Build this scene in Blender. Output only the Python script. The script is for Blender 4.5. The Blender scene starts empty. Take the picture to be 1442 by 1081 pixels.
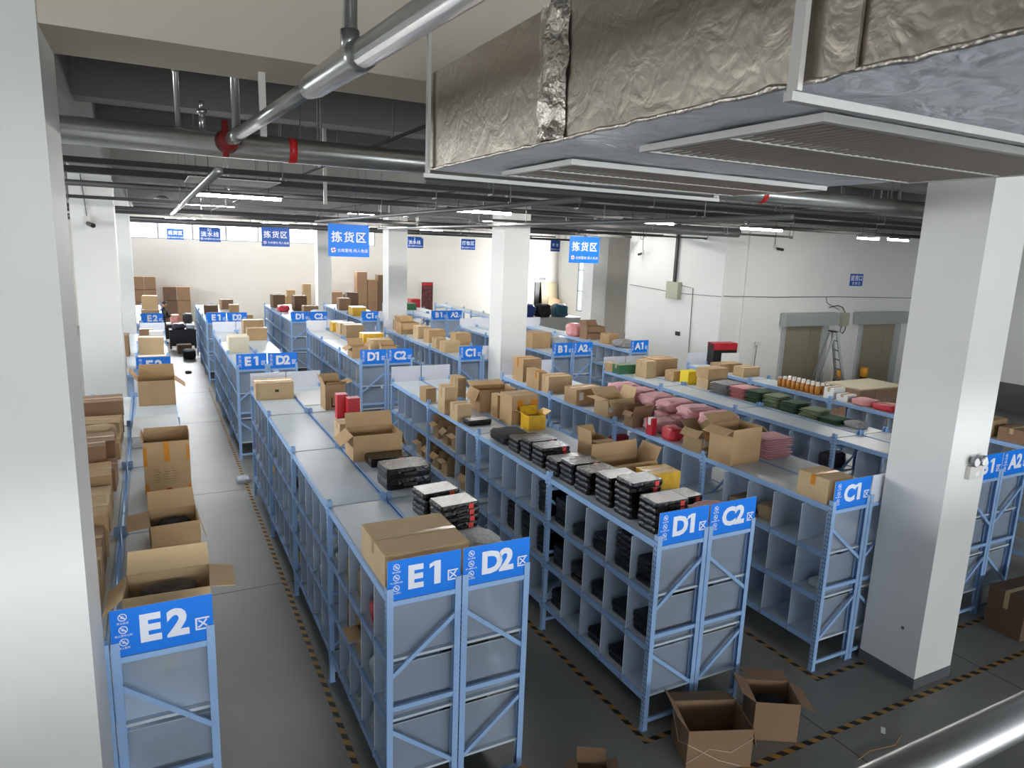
import bpy, bmesh, math, random
from mathutils import Vector, Matrix, noise as mnoise

SC = bpy.context.scene
COL = SC.collection
rnd = random.Random(7)
R = math.radians

# ------------------------------------------------------------------ camera
cam = bpy.data.cameras.new('camera')
cam_ob = bpy.data.objects.new('camera', cam)
COL.objects.link(cam_ob)
YAW, PIT, ROL = R(27.566), R(11.084), R(2.111)
fw = Vector((math.sin(YAW) * math.cos(PIT), math.cos(YAW) * math.cos(PIT), -math.sin(PIT)))
rt = Vector((math.cos(YAW), -math.sin(YAW), 0))
up = rt.cross(fw)
r2 = rt * math.cos(ROL) + up * math.sin(ROL)
u2 = up * math.cos(ROL) - rt * math.sin(ROL)
cam_ob.matrix_world = Matrix(((r2.x, u2.x, -fw.x, 0), (r2.y, u2.y, -fw.y, 0), (r2.z, u2.z, -fw.z, 4.52), (0, 0, 0, 1)))
cam.sensor_fit = 'HORIZONTAL'
cam.sensor_width = 36.0
cam.lens = 974.4 / 1442 * 36
cam.clip_start, cam.clip_end = 0.05, 200
cam.dof.use_dof = True
cam.dof.focus_distance = 9.0
cam.dof.aperture_fstop = 9.0
SC.camera = cam_ob

# ------------------------------------------------------------------ world, daylight, exposure
W = bpy.data.worlds.new('world'); SC.world = W; W.use_nodes = True
bg = W.node_tree.nodes['Background']
bg.inputs[0].default_value = (0.86, 0.93, 1.0, 1)
bg.inputs[1].default_value = 3.0

def area(name, loc, rot, sx, sy, power, col=(1, 1, 1)):
    l = bpy.data.lights.new(name, 'AREA'); l.shape = 'RECTANGLE'; l.size = sx; l.size_y = sy
    l.energy = power; l.color = col
    o = bpy.data.objects.new(name, l); COL.objects.link(o); o.location = loc; o.rotation_euler = rot
    return o
# daylight entering through the window band behind the mezzanine, the far clerestory and the tall side window, plus unseen fill bands
area('daylight_rear_window', (5.5, -6.75, 4.2), (R(90), 0, 0), 19, 2.3, 390, (0.93, 0.96, 1.0))
area('rear_lower_fill', (5.5, -6.75, 1.6), (R(90), 0, 0), 19, 1.5, 230, (0.95, 0.97, 1.0))  # added fill under the mezzanine, lifts the dark rack ends
area('daylight_far_window', (5.2, 39.8, 4.8), (R(-90), 0, 0), 12.6, 0.86, 900, (0.95, 0.97, 1.0))
area('unseen_left_fill', (-7.85, 20, 4.5), (R(90), 0, R(-90)), 26, 1.5, 850, (0.92, 0.96, 1.0))  # window band out of view, brightens the hall from the side
area('daylight_side_window', (23.9, 36.95, 2.7), (R(90), 0, R(90)), 1.1, 3.9, 450, (0.95, 0.97, 1.0))
SC.view_settings.view_transform = 'Standard'
SC.view_settings.look = 'None'
SC.view_settings.gamma = 1.0
SC.view_settings.use_curve_mapping = False
SC.view_settings.exposure = 0.85
SC.cycles.use_denoising = True
SC.cycles.max_bounces = 7
SC.cycles.transparent_max_bounces = 12

# ------------------------------------------------------------------ materials
def lin(c):
    return tuple(((v / 255) / 12.92 if v / 255 <= 0.04045 else ((v / 255 + 0.055) / 1.055) ** 2.4) for v in c)
MATS = {}
def M(name, col, rough=0.6, metal=0.0, var=0.0, vs=3.0, bump=0.0, bs=60.0, emit=0.0, stretch=None, spec=0.5):
    if name in MATS: return MATS[name]
    m = bpy.data.materials.new(name); m.use_nodes = True
    nt = m.node_tree; b = nt.nodes['Principled BSDF']
    c = lin(col)
    b.inputs['Base Color'].default_value = (*c, 1)
    b.inputs['Roughness'].default_value = rough
    b.inputs['Metallic'].default_value = metal
    b.inputs['Specular IOR Level'].default_value = spec
    if emit:
        b.inputs['Emission Color'].default_value = (*c, 1); b.inputs['Emission Strength'].default_value = emit
    tc = mp = None
    if var or bump:
        tc = nt.nodes.new('ShaderNodeTexCoord'); mp = nt.nodes.new('ShaderNodeMapping')
        nt.links.new(tc.outputs['Object'], mp.inputs['Vector'])
        if stretch: mp.inputs['Scale'].default_value = stretch
    if var:
        n = nt.nodes.new('ShaderNodeTexNoise'); n.inputs['Scale'].default_value = vs; n.inputs['Detail'].default_value = 5
        nt.links.new(mp.outputs[0], n.inputs['Vector'])
        rp = nt.nodes.new('ShaderNodeMapRange'); rp.inputs['From Min'].default_value = 0.3; rp.inputs['From Max'].default_value = 0.7
        rp.inputs['To Min'].default_value = 1 - var; rp.inputs['To Max'].default_value = 1 + var
        nt.links.new(n.outputs['Fac'], rp.inputs['Value'])
        mx = nt.nodes.new('ShaderNodeVectorMath'); mx.operation = 'SCALE'
        mx.inputs[0].default_value = c
        nt.links.new(rp.outputs[0], mx.inputs['Scale'])
        nt.links.new(mx.outputs[0], b.inputs['Base Color'])
    if bump:
        n2 = nt.nodes.new('ShaderNodeTexNoise'); n2.inputs['Scale'].default_value = bs; n2.inputs['Detail'].default_value = 4
        nt.links.new(mp.outputs[0], n2.inputs['Vector'])
        bp = nt.nodes.new('ShaderNodeBump'); bp.inputs['Strength'].default_value = bump; bp.inputs['Distance'].default_value = 0.02
        nt.links.new(n2.outputs['Fac'], bp.inputs['Height']); nt.links.new(bp.outputs[0], b.inputs['Normal'])
    MATS[name] = m
    return m

WALL = M('wall_paint', (226, 222, 213), 0.75, var=0.02, vs=0.8)
WALL2 = M('wall_paint_cool', (224, 224, 220), 0.7, var=0.02, vs=0.8)
COLM = M('column_paint', (226, 225, 220), 0.6, var=0.025, vs=1.5)
BEAMM = M('beam_paint', (208, 196, 178), 0.75, var=0.02, vs=1.0)
CEIL = M('ceiling_paint', (132, 131, 129), 0.85, var=0.04, vs=0.7)
SKIRT = M('skirting_grey', (96, 97, 98), 0.5)
FLOORM = M('floor_concrete', (134, 134, 129), 0.4, var=0.12, vs=0.9, bump=0.05, bs=30)
JOINT = M('floor_joint', (74, 75, 74), 0.7)
BLUE = M('rack_blue', (156, 190, 232), 0.38, var=0.03, vs=6)
HOLE = M('rack_slot_dark', (40, 52, 78), 0.8)
DECK = M('shelf_steel', (204, 215, 224), 0.3, var=0.05, vs=2.0)
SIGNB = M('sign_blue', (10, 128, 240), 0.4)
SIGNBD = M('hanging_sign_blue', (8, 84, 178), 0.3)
SIGNW = M('sign_white', (228, 230, 240), 0.4)
LETTER = M('letter_white', (240, 242, 250), 0.5)
GALV = M('galvanised_pipe', (178, 179, 176), 0.28, 0.85, var=0.08, vs=7)
DARKP = M('dark_conduit', (58, 57, 57), 0.6, 0.2)
GREYP = M('grey_pipe', (112, 112, 112), 0.5, 0.3)
WHITEP = M('white_strut', (214, 210, 202), 0.55)
RED = M('red_paint', (200, 32, 34), 0.4)
REDD = M('red_coupling', (132, 34, 32), 0.45)
BLACK = M('black_plastic', (24, 24, 26), 0.4)
BLACKG = M('black_glossy_wrap', (20, 20, 22), 0.16, var=0.2, vs=40, bump=0.5, bs=35)
BLACKF = M('black_fabric', (30, 31, 34), 0.8, bump=0.6, bs=25)
WRAP = M('clear_wrap_sheen', (206, 206, 208), 0.14, 0.4, bump=0.7, bs=28)
LAMPW = M('lamp_diffuser', (255, 252, 246), 0.4, emit=88.0)
LAMPR = M('round_lamp_diffuser', (255, 250, 240), 0.4, emit=25.0)
STEEL = M('brushed_steel', (190, 190, 188), 0.34, 1.0)
ALU = M('aluminium', (150, 153, 154), 0.4, 0.7)
LIFT = M('lift_door_olive', (150, 142, 120), 0.38, 0.25, var=0.03, vs=2)
LIFTF = M('lift_frame_grey', (178, 181, 182), 0.45, 0.2)
SHUT = M('shutter_grey', (170, 177, 174), 0.45, 0.3)
TAN = M('cardboard_tan', (186, 153, 112), 0.85, var=0.06, vs=4, bump=0.08, bs=90)
TAN2 = M('cardboard_pale', (200, 172, 132), 0.85, var=0.06, vs=4, bump=0.08, bs=90)
TAN3 = M('cardboard_dull', (168, 140, 104), 0.88, var=0.08, vs=4, bump=0.08, bs=90)
BRN = M('cardboard_brown', (146, 115, 88), 0.88, var=0.06, vs=4, bump=0.08, bs=90)
BRND = M('cardboard_dark_brown', (106, 82, 64), 0.88, var=0.06, vs=4)
INSIDE = M('cardboard_inside', (150, 118, 84), 0.9, var=0.05, vs=5)
AMBER = M('amber_tape', (206, 132, 42), 0.25)
YEL = M('yellow_wrap', (226, 176, 40), 0.3, var=0.12, vs=12, bump=0.3, bs=30)
YEL2 = M('bright_yellow', (242, 214, 44), 0.5)
TAPEC = M('clear_tape', (196, 168, 126), 0.22)
PAPER = M('paper_white', (232, 232, 228), 0.7)
PRINT = M('print_ink', (62, 50, 42), 0.8)
PRINTR = M('print_red_brown', (150, 62, 40), 0.8)
REDBOX = M('gift_box_red', (196, 38, 52), 0.45)
PINK = M('pink_fleece', (232, 178, 184), 0.85, var=0.07, vs=9, bump=0.7, bs=16)
PINK2 = M('pink_plastic', (226, 150, 150), 0.35, var=0.1, vs=14, bump=0.7, bs=24)
GREENB = M('green_fabric', (62, 92, 66), 0.8, var=0.15, vs=12, bump=0.5, bs=20)
GREENC = M('green_box', (52, 112, 76), 0.6)
MIXW = M('mixed_white_black', (150, 148, 150), 0.6, var=0.7, vs=22, bump=0.4, bs=20)
BAGC = M('clear_plastic_bag', (186, 192, 198), 0.2, 0.1, var=0.18, vs=12, bump=0.9, bs=18)
BAGD = M('dark_plastic_bag', (52, 48, 54), 0.3, var=0.3, vs=12, bump=0.9, bs=18)
BAGB = M('blue_plastic_bag', (36, 60, 132), 0.35, var=0.2, vs=8, bump=0.8, bs=14)
BAGT = M('teal_tarpaulin', (44, 92, 112), 0.45, var=0.2, vs=8, bump=0.8, bs=10)
BAGY = M('yellow_green_bag', (206, 204, 98), 0.45, var=0.1, vs=8, bump=0.7, bs=14)
REDW = M('red_wrapped_packs', (204, 46, 62), 0.25, var=0.12, vs=18, bump=0.4, bs=30)
SKIN = M('skin', (196, 150, 122), 0.6)
HAIR = M('hair_black', (22, 19, 18), 0.6)
CLOTH = M('black_jacket', (30, 30, 33), 0.85)
CLOTH2 = M('grey_shirt', (96, 96, 92), 0.85)
TROUS = M('dark_trousers', (38, 42, 54), 0.85)
TABLE = M('table_top_pale', (206, 208, 204), 0.5)
STYRO = M('white_foam', (232, 236, 240), 0.8, bump=0.05)
CREAM = M('cream_paper', (226, 216, 190), 0.7)
EBOX = M('switch_box_olive', (164, 168, 146), 0.5)
WOODP = M('plywood', (200, 188, 156), 0.8)
POSTER = M('poster_print', (92, 46, 48), 0.4, var=0.7, vs=9)
SHRINK = M('shrink_wrapped_cartons', (158, 128, 104), 0.3, var=0.12, vs=10, bump=0.3, bs=25)

def foil(name, col, rough, s, metal=0.9, bs=0.5, bd=0.012):
    m = bpy.data.materials.new(name); m.use_nodes = True; nt = m.node_tree; b = nt.nodes['Principled BSDF']
    b.inputs['Base Color'].default_value = (*lin(col), 1); b.inputs['Metallic'].default_value = metal
    b.inputs['Roughness'].default_value = rough
    tc = nt.nodes.new('ShaderNodeTexCoord')
    n1 = nt.nodes.new('ShaderNodeTexNoise'); n1.inputs['Scale'].default_value = s; n1.inputs['Detail'].default_value = 8; n1.inputs['Distortion'].default_value = 1.6
    v = nt.nodes.new('ShaderNodeTexVoronoi'); v.inputs['Scale'].default_value = s * 3.2; v.feature = 'DISTANCE_TO_EDGE'
    nt.links.new(tc.outputs['Object'], n1.inputs['Vector']); nt.links.new(tc.outputs['Object'], v.inputs['Vector'])
    ad = nt.nodes.new('ShaderNodeMath'); ad.operation = 'MULTIPLY_ADD'; ad.inputs[1].default_value = 0.25
    nt.links.new(v.outputs['Distance'], ad.inputs[0]); nt.links.new(n1.outputs['Fac'], ad.inputs[2])
    bp = nt.nodes.new('ShaderNodeBump'); bp.inputs['Strength'].default_value = bs; bp.inputs['Distance'].default_value = bd
    nt.links.new(ad.outputs[0], bp.inputs['Height']); nt.links.new(bp.outputs[0], b.inputs['Normal'])
    MATS[name] = m
    return m
FOIL = foil('duct_foil', (170, 160, 146), 0.46, 7.0)
FOILB = foil('duct_foil_underside_lit', (238, 241, 247), 0.4, 4.0, 0.15, 1.0, 0.035)  # same foil, made near white so the underside looks lit from below
GRILL = M('grille_aluminium', (172, 158, 142), 0.5, 0.1)

def frosted():
    m = bpy.data.materials.new('frosted_plastic'); m.use_nodes = True; nt = m.node_tree
    b = nt.nodes['Principled BSDF']; out = nt.nodes['Material Output']
    b.inputs['Base Color'].default_value = (*lin((206, 216, 228)), 1); b.inputs['Roughness'].default_value = 0.3
    t = nt.nodes.new('ShaderNodeBsdfTransparent'); t.inputs[0].default_value = (0.86, 0.9, 0.95, 1)
    tl = nt.nodes.new('ShaderNodeBsdfTranslucent'); tl.inputs[0].default_value = (*lin((190, 204, 220)), 1)
    m1 = nt.nodes.new('ShaderNodeMixShader'); m1.inputs[0].default_value = 0.4
    nt.links.new(b.outputs[0], m1.inputs[1]); nt.links.new(tl.outputs[0], m1.inputs[2])
    m2 = nt.nodes.new('ShaderNodeMixShader'); m2.inputs[0].default_value = 0.45
    nt.links.new(m1.outputs[0], m2.inputs[1]); nt.links.new(t.outputs[0], m2.inputs[2])
    nt.links.new(m2.outputs[0], out.inputs[0])
    return m
FROST = frosted()
FEDGE = M('frosted_plastic_edge', (222, 232, 242), 0.35)
def glass():
    m = bpy.data.materials.new('window_glass'); m.use_nodes = True; nt = m.node_tree; out = nt.nodes['Material Output']
    t = nt.nodes.new('ShaderNodeBsdfTransparent'); t.inputs[0].default_value = (0.95, 0.97, 0.98, 1)
    g = nt.nodes.new('ShaderNodeBsdfGlossy'); g.inputs['Roughness'].default_value = 0.05
    mx = nt.nodes.new('ShaderNodeMixShader'); mx.inputs[0].default_value = 0.06
    nt.links.new(t.outputs[0], mx.inputs[1]); nt.links.new(g.outputs[0], mx.inputs[2]); nt.links.new(mx.outputs[0], out.inputs[0])
    return m
GLASS = glass()
def hazard(axis):
    m = bpy.data.materials.new('hazard_tape_' + axis); m.use_nodes = True; nt = m.node_tree; b = nt.nodes['Principled BSDF']
    b.inputs['Roughness'].default_value = 0.5
    tc = nt.nodes.new('ShaderNodeTexCoord'); sp = nt.nodes.new('ShaderNodeSeparateXYZ'); nt.links.new(tc.outputs['Object'], sp.inputs[0])
    a = nt.nodes.new('ShaderNodeMath'); a.operation = 'MULTIPLY_ADD'; a.inputs[1].default_value = 0.8
    nt.links.new(sp.outputs['X' if axis == 'y' else 'Y'], a.inputs[0]); nt.links.new(sp.outputs['Y' if axis == 'y' else 'X'], a.inputs[2])
    f = nt.nodes.new('ShaderNodeMath'); f.operation = 'MULTIPLY'; f.inputs[1].default_value = 1 / 0.17; nt.links.new(a.outputs[0], f.inputs[0])
    fr = nt.nodes.new('ShaderNodeMath'); fr.operation = 'FRACT'; nt.links.new(f.outputs[0], fr.inputs[0])
    gt = nt.nodes.new('ShaderNodeMath'); gt.operation = 'GREATER_THAN'; gt.inputs[1].default_value = 0.5; nt.links.new(fr.outputs[0], gt.inputs[0])
    n = nt.nodes.new('ShaderNodeTexNoise'); n.inputs['Scale'].default_value = 9; nt.links.new(tc.outputs['Object'], n.inputs['Vector'])
    mx = nt.nodes.new('ShaderNodeMix'); mx.data_type = 'RGBA'
    mx.inputs['A'].default_value = (*lin((176, 132, 66)), 1); mx.inputs['B'].default_value = (*lin((34, 30, 28)), 1)
    nt.links.new(gt.outputs[0], mx.inputs['Factor']); nt.links.new(mx.outputs['Result'], b.inputs['Base Color'])
    return m
HAZY, HAZX = hazard('y'), hazard('x')

# ------------------------------------------------------------------ mesh helpers
class MB:
    def __init__(s): s.v = []; s.f = []; s.m = []
    def box(s, x0, x1, y0, y1, z0, z1, mi=0):
        n = len(s.v)
        s.v += [(x0, y0, z0), (x1, y0, z0), (x1, y1, z0), (x0, y1, z0), (x0, y0, z1), (x1, y0, z1), (x1, y1, z1), (x0, y1, z1)]
        s.f += [(n, n+3, n+2, n+1), (n+4, n+5, n+6, n+7), (n, n+1, n+5, n+4), (n+1, n+2, n+6, n+5), (n+2, n+3, n+7, n+6), (n+3, n, n+4, n+7)]
        s.m += [mi] * 6; return s
    def cbox(s, c, sx, sy, sz, mi=0):
        return s.box(c[0]-sx/2, c[0]+sx/2, c[1]-sy/2, c[1]+sy/2, c[2]-sz/2, c[2]+sz/2, mi)
    def quad(s, a, b, c, d, mi=0):
        n = len(s.v); s.v += [tuple(a), tuple(b), tuple(c), tuple(d)]; s.f.append((n, n+1, n+2, n+3)); s.m.append(mi); return s
    def bar(s, a, b, w, h, mi=0):
        a, b = Vector(a), Vector(b); d = (b - a).normalized()
        up_ = Vector((0, 1, 0)) if abs(d.y) < 0.9 else Vector((0, 0, 1))
        x = d.cross(up_).normalized() * w / 2; y = d.cross(x).normalized() * h / 2
        n = len(s.v)
        for p in (a, b): s.v += [tuple(p-x-y), tuple(p+x-y), tuple(p+x+y), tuple(p-x+y)]
        s.f += [(n, n+1, n+2, n+3), (n+7, n+6, n+5, n+4), (n, n+4, n+5, n+1), (n+1, n+5, n+6, n+2), (n+2, n+6, n+7, n+3), (n+3, n+7, n+4, n)]
        s.m += [mi] * 6; return s
    def tube(s, pts, r, seg=12, mi=0, cap=True):
        pts = [Vector(p) for p in pts]; rs = r if isinstance(r, (list, tuple)) else [r] * len(pts); n0 = len(s.v)
        ref = None
        for i, p in enumerate(pts):
            d = (pts[min(i+1, len(pts)-1)] - pts[max(i-1, 0)]).normalized()
            if ref is None:
                ref = Vector((0, 0, 1)) if abs(d.z) < 0.9 else Vector((1, 0, 0))
            x = d.cross(ref).normalized(); y = d.cross(x)
            for k in range(seg):
                a = 2*math.pi*k/seg; s.v.append(tuple(p + (x*math.cos(a) + y*math.sin(a)) * rs[i]))
        for i in range(len(pts)-1):
            for k in range(seg):
                a, b = n0+i*seg+k, n0+i*seg+(k+1) % seg
                s.f.append((a, b, b+seg, a+seg)); s.m.append(mi)
        if cap:
            s.f.append(tuple(n0+k for k in range(seg))[::-1]); s.m.append(mi)
            e = n0+(len(pts)-1)*seg; s.f.append(tuple(e+k for k in range(seg))); s.m.append(mi)
        return s
    def mesh(s, name, mats, smooth=False):
        me = bpy.data.meshes.new(name); me.from_pydata(s.v, [], s.f)
        for m in (mats if isinstance(mats, (list, tuple)) else [mats]): me.materials.append(m)
        me.polygons.foreach_set('material_index', s.m)
        if smooth: me.polygons.foreach_set('use_smooth', [True]*len(s.f))
        me.update(); return me

def ob(name, me, parent=None, loc=(0, 0, 0), rot=(0, 0, 0), scale=None):
    o = bpy.data.objects.new(name, me); COL.objects.link(o)
    o.location = loc; o.rotation_euler = rot
    if scale: o.scale = scale
    if parent: o.parent = parent
    return o
def mk(name, mb, mats, parent=None, loc=(0, 0, 0), rot=(0, 0, 0), smooth=False):
    return ob(name, mb.mesh(name, mats, smooth), parent, loc, rot)
def tag(o, label, cat, group=None, kind=None):
    o['label'] = label; o['category'] = cat
    if group: o['group'] = group
    if kind: o['kind'] = kind
    return o
def thing(name, label, cat, loc=(0, 0, 0), rz=0.0, group=None):
    o = bpy.data.objects.new(name, None); COL.objects.link(o); o.location = loc; o.rotation_euler = (0, 0, rz)
    o.empty_display_size = 0.1
    return tag(o, label, cat, group)
def struct(o, label, cat='structure'):
    o['kind'] = 'structure'; o['label'] = label; o['category'] = cat; return o
CACHE = {}
def cached(key, fn):
    if key not in CACHE: CACHE[key] = fn()
    return CACHE[key]

def text_mesh(body, size, mat, bold=0.0, extrude=0.0006, align='LEFT'):
    def fn():
        cu = bpy.data.curves.new('lettering', 'FONT'); cu.body = body; cu.size = size; cjk = any(ord(c) > 0x2fff for c in body); cu.offset = 0.0 if cjk else bold; cu.extrude = extrude
        cu.align_x = align; cu.resolution_u = 3
        o = bpy.data.objects.new('lettering', cu); COL.objects.link(o)
        dg = bpy.context.evaluated_depsgraph_get()
        me = bpy.data.meshes.new_from_object(o.evaluated_get(dg)); me.name = 'lettering'
        bpy.data.objects.remove(o); bpy.data.curves.remove(cu)
        if cjk and bold > 0:
            bm = bmesh.new(); bm.from_mesh(me); src = list(bm.verts) + list(bm.edges) + list(bm.faces)
            for kx, ky, kz in ((1, 0, 1), (-1, 0, 2), (0, 1, 3), (0, -1, 4)):
                g = bmesh.ops.duplicate(bm, geom=src)['geom']
                bmesh.ops.translate(bm, verts=[e for e in g if isinstance(e, bmesh.types.BMVert)], vec=(kx*bold, ky*bold, kz*0.00006))
            bm.to_mesh(me); bm.free()
        me.materials.clear(); me.materials.append(mat)
        return me
    return cached(('txt', body, size, mat.name, bold, align), fn)

# ------------------------------------------------------------------ structure
CZ = 6.1
struct(mk('floor', MB().box(-8, 26, -8, 40.2, -0.2, 0), FLOORM), 'dark grey polished concrete warehouse floor', 'floor')
FLO = bpy.data.objects['floor']
for yy in (3.1, 9.0, 12.95, 18.3, 22.0, 30.0):
    mk('floor_joint', MB().box(-8, 26, yy-0.006, yy+0.006, 0.0, 0.0012), JOINT, FLO)
for xx in (5.6, 8.2):
    mk('floor_joint', MB().box(xx-0.006, xx+0.006, -8, 40, 0.0, 0.0012), JOINT, FLO)
struct(mk('ceiling', MB().box(-8, 26, -8, 40.2, CZ, CZ+0.2), CEIL), 'grey painted concrete ceiling slab', 'ceiling')
mb = MB()
mb.box(-8.2, 26, 40, 40.25, 0, 4.36).box(-8.2, 26, 40, 40.25, 5.24, CZ).box(-8.2, -1.2, 40, 40.25, 4.36, 5.24).box(11.6, 26, 40, 40.25, 4.36, 5.24)
struct(mk('wall_far', mb, WALL), 'warm white end wall below the bright clerestory windows', 'wall')
for i in range(8):
    x0 = -1.2 + i * 1.6
    fr = MB(); t = 0.045
    fr.box(x0, x0+1.6, 40.02, 40.12, 4.36, 4.36+t).box(x0, x0+1.6, 40.02, 40.12, 5.24-t, 5.24).box(x0, x0+t, 40.02, 40.12, 4.36+t, 5.24-t).box(x0+1.6-t, x0+1.6, 40.02, 40.12, 4.36+t, 5.24-t)
    w = mk('window_%d' % (i+1), fr, ALU); struct(w, 'bright clerestory window pane %d from the corner of the end wall' % (i+1), 'window')
    mk('pane', MB().box(x0+t, x0+1.6-t, 40.06, 40.07, 4.36+t, 5.24-t), GLASS, w)
mb = MB(); mb.box(-8.2, -8, -8, 40, 0, 3.7).box(-8.2, -8, -8, 40, 5.3, CZ).box(-8.2, -8, -8, 7, 3.7, 5.3).box(-8.2, -8, 33, 40, 3.7, 5.3)
wl = struct(mk('wall_left', mb, WALL2), 'white side wall with an unseen high window band', 'wall')
for i in range(13):
    y0 = 7 + i*2
    fr = MB(); fr.box(-8.15, -8.05, y0, y0+2, 3.7, 3.75).box(-8.15, -8.05, y0, y0+2, 5.25, 5.3).box(-8.15, -8.05, y0, y0+0.05, 3.75, 5.25)
    w = mk('window_frame', fr, ALU, wl)
    mk('pane', MB().box(-8.11, -8.1, y0+0.05, y0+2, 3.75, 5.25), GLASS, w)
mb = MB(); mb.box(24, 24.2, -8, 36.4, 0, CZ).box(24, 24.2, 37.5, 40, 0, CZ).box(24, 24.2, 36.4, 37.5, 0, 0.75).box(24, 24.2, 36.4, 37.5, 4.7, CZ)
struct(mk('wall_right', mb, WALL2), 'white side wall with a tall narrow window', 'wall')
fr = MB()
for a, b, c, d in ((36.4, 36.46, 0.75, 4.7), (37.44, 37.5, 0.75, 4.7), (36.92, 36.98, 0.75, 4.7), (36.4, 37.5, 0.75, 0.81), (36.4, 37.5, 4.64, 4.7), (36.4, 37.5, 2.0, 2.05), (36.4, 37.5, 3.3, 3.35)):
    fr.box(24.02, 24.1, a, b, c, d)
w = struct(mk('window_9', fr, ALU), 'tall narrow bright window beside the end wall', 'window')
mk('pane', MB().box(24.05, 24.06, 36.46, 37.44, 0.81, 4.64), GLASS, w)
struct(mk('trim_1', MB().box(23.985, 24, -8, 15.5, 0, 0.9), SKIRT), 'grey dado band along the side wall', 'trim')
# wall behind the camera with its window band and an added lower one for fill
mb = MB(); mb.box(-8.2, 24, -7.2, -7, 0, 0.85).box(-8.2, -4, -7.2, -7, 0.85, 2.35).box(15, 24, -7.2, -7, 0.85, 2.35).box(-8.2, 24, -7.2, -7, 2.35, 3.05).box(-8.2, 24, -7.2, -7, 5.35, CZ).box(-8.2, -4, -7.2, -7, 3.05, 5.35).box(15, 24, -7.2, -7, 3.05, 5.35)
wb = struct(mk('wall_rear', mb, WALL), 'white wall with wide windows behind the mezzanine, lower ones added', 'wall')
for i in range(10):
    x0 = -4 + i*1.9
    fr = MB(); fr.box(x0, x0+1.9, -7.15, -7.05, 3.05, 3.11).box(x0, x0+1.9, -7.15, -7.05, 5.29, 5.35).box(x0, x0+0.06, -7.15, -7.05, 3.11, 5.29)
    w = mk('window_frame', fr, ALU, wb); mk('pane', MB().box(x0+0.06, x0+1.9, -7.11, -7.1, 3.11, 5.29), GLASS, w)
    fr = MB(); fr.box(x0, x0+1.9, -7.15, -7.05, 0.85, 0.91).box(x0, x0+1.9, -7.15, -7.05, 2.29, 2.35).box(x0, x0+0.06, -7.15, -7.05, 0.91, 2.29)  # added lower windows, only there to carry the fill light
    w = mk('window_frame', fr, ALU, wb); mk('pane', MB().box(x0+0.06, x0+1.9, -7.11, -7.1, 0.91, 2.29), GLASS, w)
struct(mk('floor_mezzanine', MB().box(-8, 24, -7, 0.62, 2.68, 2.9), FLOORM), 'concrete mezzanine floor the railing stands on', 'floor')
# lift lobby core
struct(mk('wall_core', MB().box(15.0, 24, 15.5, 20.1, 0, CZ), WALL2), 'white lift lobby wall with two freight lift doors', 'wall')
struct(mk('trim_2', MB().box(15.02, 15.35, 15.44, 15.5, 0, CZ).box(15.85, 16.25, 15.44, 15.5, 0, CZ), WALL2), 'shallow white pilasters at the corner of the lobby wall', 'trim')
struct(mk('wall_stub', MB().box(15.8, 17.4, 23.4, 23.6, 0, CZ), WALL), 'short white wall beside the far column', 'wall')

def column(x, y, w, label, skirt=True):
    c = mk('column', MB().box(-w/2, w/2, -w/2, w/2, 0, CZ), COLM, None, (x, y, 0))
    struct(c, label, 'column')
    if skirt: mk('baseboard', MB().box(-w/2-0.006, w/2+0.006, -w/2-0.006, w/2+0.006, 0, 0.12), SKIRT, c)
    return c
SPOT = M('scuff_dark', (120, 112, 104), 0.8, var=0.2, vs=20)
CRN = column(7.385, 4.24, 0.65, 'white square column with an emergency light on it')
CLN = column(-0.715, 4.24, 0.65, 'large white square column at the edge of the view')
column(7.385, 14.47, 0.65, 'white square column beyond the middle C1 sign')
column(7.385, 23.07, 0.65, 'white square column beyond the distant C1 sign')
column(7.385, 34.3, 0.65, 'grey white square column standing before the end wall')
CL2 = column(-0.85, 14.47, 0.65, 'white square column carrying a small camera on a cable')
column(15.485, 22.95, 0.65, 'white square column behind the corner of the lobby wall')
column(-0.8, 23.0, 0.65, 'white square column farther along the E2 racks')

mk('scuff_mark', MB().tube([(-0.3262, -0.12, 0.62), (-0.3256, -0.12, 0.62)], 0.02, 12), SPOT, CRN)
def beam(x0, x1, y0, y1, z0, label, mat=None):
    struct(mk('beam', MB().box(x0, x1, y0, y1, z0, CZ), mat or CEIL), label, 'beam')
beam(-8, 24, 3.95, 4.55, 5.43, 'deep cream concrete beam across the front of the hall', BEAMM)
beam(-8, 24, 14.2, 14.75, 5.43, 'grey concrete beam over the second column row')
beam(-8, 24, 22.8, 23.35, 5.43, 'grey concrete beam over the third column row')
beam(-8, 24, 34.05, 34.6, 5.43, 'grey concrete beam over the fourth column row')
for i, yy in enumerate((7.0, 10.6, 18.2, 27.0, 30.6)):
    beam(-8, 24, yy, yy+0.3, 5.62, 'grey secondary ceiling beam, number %d counted away from the mezzanine' % (i+1))
for xx, l in ((-1.0, 'long grey ceiling beam over the E2 column line'), (7.1, 'long grey ceiling beam over the C1 column line'), (15.2, 'long grey ceiling beam over the lobby column line')):
    struct(mk('beam', MB().box(xx, xx+0.5, 4.55, 39.9, 5.5, CZ-0.01), CEIL), l, 'beam')

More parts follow.
